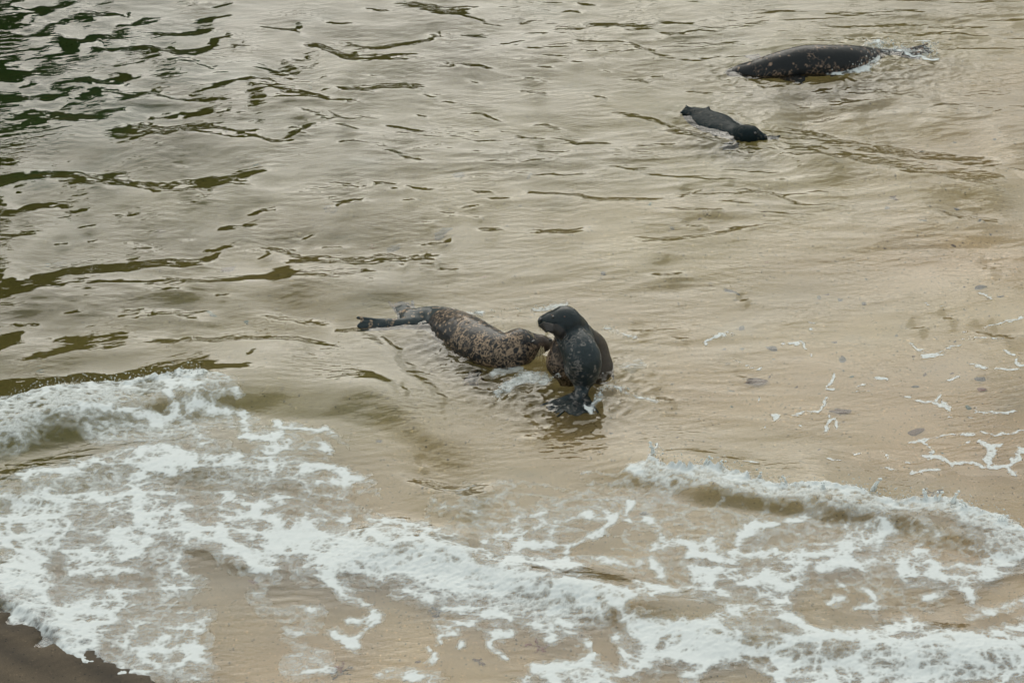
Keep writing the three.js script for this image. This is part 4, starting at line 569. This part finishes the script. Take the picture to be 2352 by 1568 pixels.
// ------------------------------------------------------------------ stones, shells and torn weed lying on the sand
{
  const onBed = (px, py) => { let y = -0.3, p; for (let i = 0; i < 6; i++) { p = P(px, py, y); y = bedY(p.x, p.z); } return V3(p.x, y, p.z); };
  const stoneGeo = [1, 2, 3, 4].map((k) => { const g = new THREE.IcosahedronGeometry(1, 2), a = g.attributes.position; for (let i = 0; i < a.count; i++) { const x = a.getX(i), y = a.getY(i), z = a.getZ(i), r = 1 + 0.45 * n3(x * 1.3 + k * 7, y * 1.3, z * 1.3); a.setXYZ(i, x * r, y * r * 0.5, z * r * 0.8); } g.computeVertexNormals(); return g; });
  const tones = { dark: [0.025, 0.035, 0.04], teal: [0.04, 0.11, 0.115], brown: [0.075, 0.035, 0.02], red: [0.19, 0.045, 0.03], grey: [0.11, 0.105, 0.095], pink: [0.34, 0.19, 0.15] };
  const mats = Object.fromEntries(Object.entries(tones).map(([k, c]) => [k, new THREE.MeshStandardMaterial({ color: new THREE.Color(...c), roughness: 0.7 })]));
  const stone = (name, label, px, py, r, tone, group) => { const p = onBed(px, py), m = mesh(name, stoneGeo[Math.floor(rnd() * 4)], mats[tone]); m.scale.set(r * (1 + 0.5 * rnd()), r * (0.7 + 0.4 * rnd()), r); m.rotation.y = rnd() * 6.28; m.position.set(p.x, p.y + r * 0.15, p.z); tag(m, label, name === 'shell' ? 'shell' : 'stone', group); return m; };
  const main = [['dark flat stone under the water beside the upper right foam strands', 2252, 661, 0.042, 'dark'], ['dark teal stone on brown sand, second from the long foam strand', 1936, 827, 0.034, 'dark'], ['dark stone with a short ripple behind it right of the upright seal', 1705, 755, 0.026, 'dark'], ['grey-teal stone lying below the thick short foam strand', 1775, 803, 0.03, 'dark'],
    ['dark curled stone touching the right edge foam', 2253, 873, 0.035, 'dark'], ['blue-grey pebble low on the right, above the thin foam line', 2225, 937, 0.026, 'teal'], ['dark stone on the sand right of centre with a pale shell on it', 1676, 668, 0.034, 'dark'], ['large sunken grey stone in the clear water above centre', 1052, 403, 0.055, 'grey'], ['grey sunken stone near the middle with dark edges', 1022, 530, 0.055, 'grey'],
    ['dark reddish stone under the left ripple line', 520, 620, 0.06, 'brown'], ['sunken grey lump below the bent twig', 905, 563, 0.06, 'grey'], ['teal pebble left of the hind flippers of the spotted seal', 482, 722, 0.03, 'teal'], ['second teal pebble left of the spotted seal', 568, 733, 0.03, 'teal'], ['dark pebble between the far left ripples and the spotted seal', 728, 730, 0.016, 'brown'],
    ['small teal pebble near the left edge', 103, 602, 0.026, 'teal'], ['dark sunken stone beside the small teal pebble at the left edge', 135, 602, 0.04, 'grey'], ['teal pebble above the left breaking wave', 92, 846, 0.022, 'teal'], ['dark stone on the sand in front of the pair of seals', 870, 1014, 0.022, 'dark'], ['dark brown stone at the lower right crest', 2105, 994, 0.045, 'brown'], ['dark pebble resting above the right wave crest', 1800, 1127, 0.02, 'dark'],
    ['brown pebble in the wet sand under the lace foam', 960, 1521, 0.015, 'brown']];
  for (const [label, px, py, r, tone] of main) stone('stone', label, px, py, r, tone);
  const pebbleLabel = (px, py, tone) => 'small ' + tone + ' pebble on the sand ' + (py < 420 ? (px < 1176 ? 'under the rippled water towards the upper left' : 'under the water near the two far seals') : py < 700 ? (px < 800 ? 'between the ripples left of the spotted seal' : px < 1500 ? 'beyond the touching seals' : px < 2000 ? 'beyond the drifting foam strands' : 'by the right edge beyond the foam strands') : px < 1176 ? 'left of the touching seals' : py > 960 ? 'among the foreground foam' : px < 1900 ? 'just right of the upright seal' : 'among the drifting foam strands');
  for (const [px, py, tone] of [[1930, 688, 'dark'], [1882, 682, 'grey'], [1985, 697, 'dark'], [1610, 498, 'brown'], [2055, 455, 'brown'], [1900, 675, 'brown'], [2216, 660, 'brown'], [2300, 682, 'dark'], [1918, 787, 'brown'], [2125, 863, 'brown'], [2188, 860, 'brown'], [2102, 890, 'dark'], [2250, 897, 'red'], [1705, 804, 'grey'], [1665, 805, 'brown'], [2040, 480, 'grey'], [2195, 480, 'dark'], [2165, 490, 'brown'], [2240, 500, 'brown'], [2120, 510, 'grey'], [2250, 512, 'dark'], [2190, 560, 'brown'], [2290, 320, 'dark'], [2195, 321, 'dark'], [2120, 345, 'grey'], [1490, 472, 'teal'], [1195, 472, 'dark'], [1215, 405, 'grey'], [1380, 600, 'brown'], [1388, 628, 'dark'], [1115, 635, 'pink'], [380, 640, 'grey'], [373, 522, 'brown'], [715, 195, 'teal'], [365, 120, 'dark'], [850, 553, 'pink'], [590, 370, 'teal'], [2060, 770, 'grey'], [1545, 520, 'grey'], [1990, 640, 'grey'], [1830, 890, 'brown'], [1680, 900, 'grey'], [2020, 1180, 'brown'], [1250, 1340, 'brown'], [1480, 1180, 'grey']])
    stone('pebble', pebbleLabel(px, py, tone), px, py, 0.011 + 0.012 * rnd(), tone, 'small pebbles scattered on the sandy bottom');
  for (let i = 0; i < 46; i++) { const px = i < 30 ? 1400 + rnd() * 950 : rnd() * 1600, py = i < 30 ? 380 + rnd() * 700 : 250 + rnd() * 560; const tone = ['dark', 'grey', 'brown', 'brown', 'pink', 'teal'][Math.floor(rnd() * 6)]; stone('pebble', pebbleLabel(px, py, tone), px, py, 0.006 + 0.007 * rnd(), tone, 'small pebbles scattered on the sandy bottom'); }
  const weedMat = { red: mats.red, dark: mats.dark, brown: mats.brown };
  const sprig = (label, px, py, size, tone, n) => {
    const p = onBed(px, py), t = new THREE.Group(); t.name = numbered('seaweed_sprig'); t.position.copy(p); scene.add(t); tag(t, label, 'seaweed'); const gs = [], ls = [];
    for (let i = 0; i < n; i++) {
      const a = rnd() * 6.28, pts = [V3(0, 0.004, 0)]; for (let k = 1; k <= 3; k++) pts.push(V3(Math.cos(a + (rnd() - 0.5)) * size * k / 3, 0.006 + 0.012 * rnd(), Math.sin(a + (rnd() - 0.5)) * size * k / 3));
      gs.push(new THREE.TubeGeometry(new THREE.CatmullRomCurve3(pts), 10, 0.0028, 5));
      for (const q of [pts[2], pts[3]]) { const g = new THREE.SphereGeometry(1, 8, 6); g.scale(0.012 * (0.6 + rnd()), 0.003, 0.007 * (0.6 + rnd())); g.rotateY(rnd() * 3); g.translate(q.x, q.y, q.z); ls.push(g); }
    }
    mesh('stalk', mergeGeometries(gs), weedMat[tone], t); for (const g of ls) mesh('frond', g, weedMat[tone], t);
  };
  sprig('red seaweed sprig in the foreground sand near the lower edge', 787, 1534, 0.055, 'red', 6); sprig('dark seaweed sprig just below the red one at the lower edge', 783, 1550, 0.06, 'dark', 5); sprig('tiny dark sprig under the foreground foam', 1008, 1408, 0.06, 'dark', 7);
  sprig('small red seaweed scrap left of the foreground foam band', 583, 1336, 0.03, 'red', 5); sprig('brown seaweed scrap on the foreground sand by the foam beads', 1100, 1522, 0.03, 'brown', 5); sprig('dark seaweed tuft above the right wave crest', 2140, 1138, 0.07, 'dark', 7); sprig('reddish weed clump in the lower foreground foam', 1235, 1485, 0.07, 'red', 6);
  sprig('bent dark twig lying under the water above centre', 755, 486, 0.10, 'dark', 3); sprig('brown weed scrap on the right below the crossing seal', 2060, 458, 0.035, 'brown', 5);
  const leaf = (label, px, py, l, w, tone, turn) => {
    const p = onBed(px, py), t = new THREE.Group(); t.name = numbered('kelp_blade'); t.position.copy(p); scene.add(t); tag(t, label, 'kelp'); const sh = new THREE.Shape(); sh.moveTo(-l, 0); sh.quadraticCurveTo(-l * 0.4, w * 1.3, l * 0.3, w * 0.9); sh.quadraticCurveTo(l * 0.8, w * 0.5, l, 0); sh.quadraticCurveTo(l * 0.5, -w * 0.9, 0, -w * 0.8); sh.quadraticCurveTo(-l * 0.6, -w * 0.7, -l, 0);
    const g = new THREE.ExtrudeGeometry(sh, { depth: 0.003, bevelEnabled: true, bevelSize: 0.003, bevelThickness: 0.002, bevelSegments: 1, curveSegments: 14 }); g.rotateX(-Math.PI / 2); g.rotateY(turn); g.translate(0, 0.012, 0); mesh('blade', g, mats[tone], t);
    const rib = new THREE.TubeGeometry(new THREE.LineCurve3(V3(-l, 0.02, 0), V3(l, 0.02, 0)), 4, 0.0025, 5); rib.rotateY(turn); mesh('midrib', rib, mats.brown, t);
  };
  leaf('reddish brown kelp blade on the sand right of the upright seal', 1738, 880, 0.085, 0.05, 'brown', 0.15); leaf('small rust coloured leaf beside the right edge stones', 2256, 897, 0.03, 0.022, 'red', -0.1); leaf('dark torn kelp strip under the right hand foam strands', 1930, 948, 0.075, 0.03, 'brown', 0.05);
}
renderer.render(scene, camera);
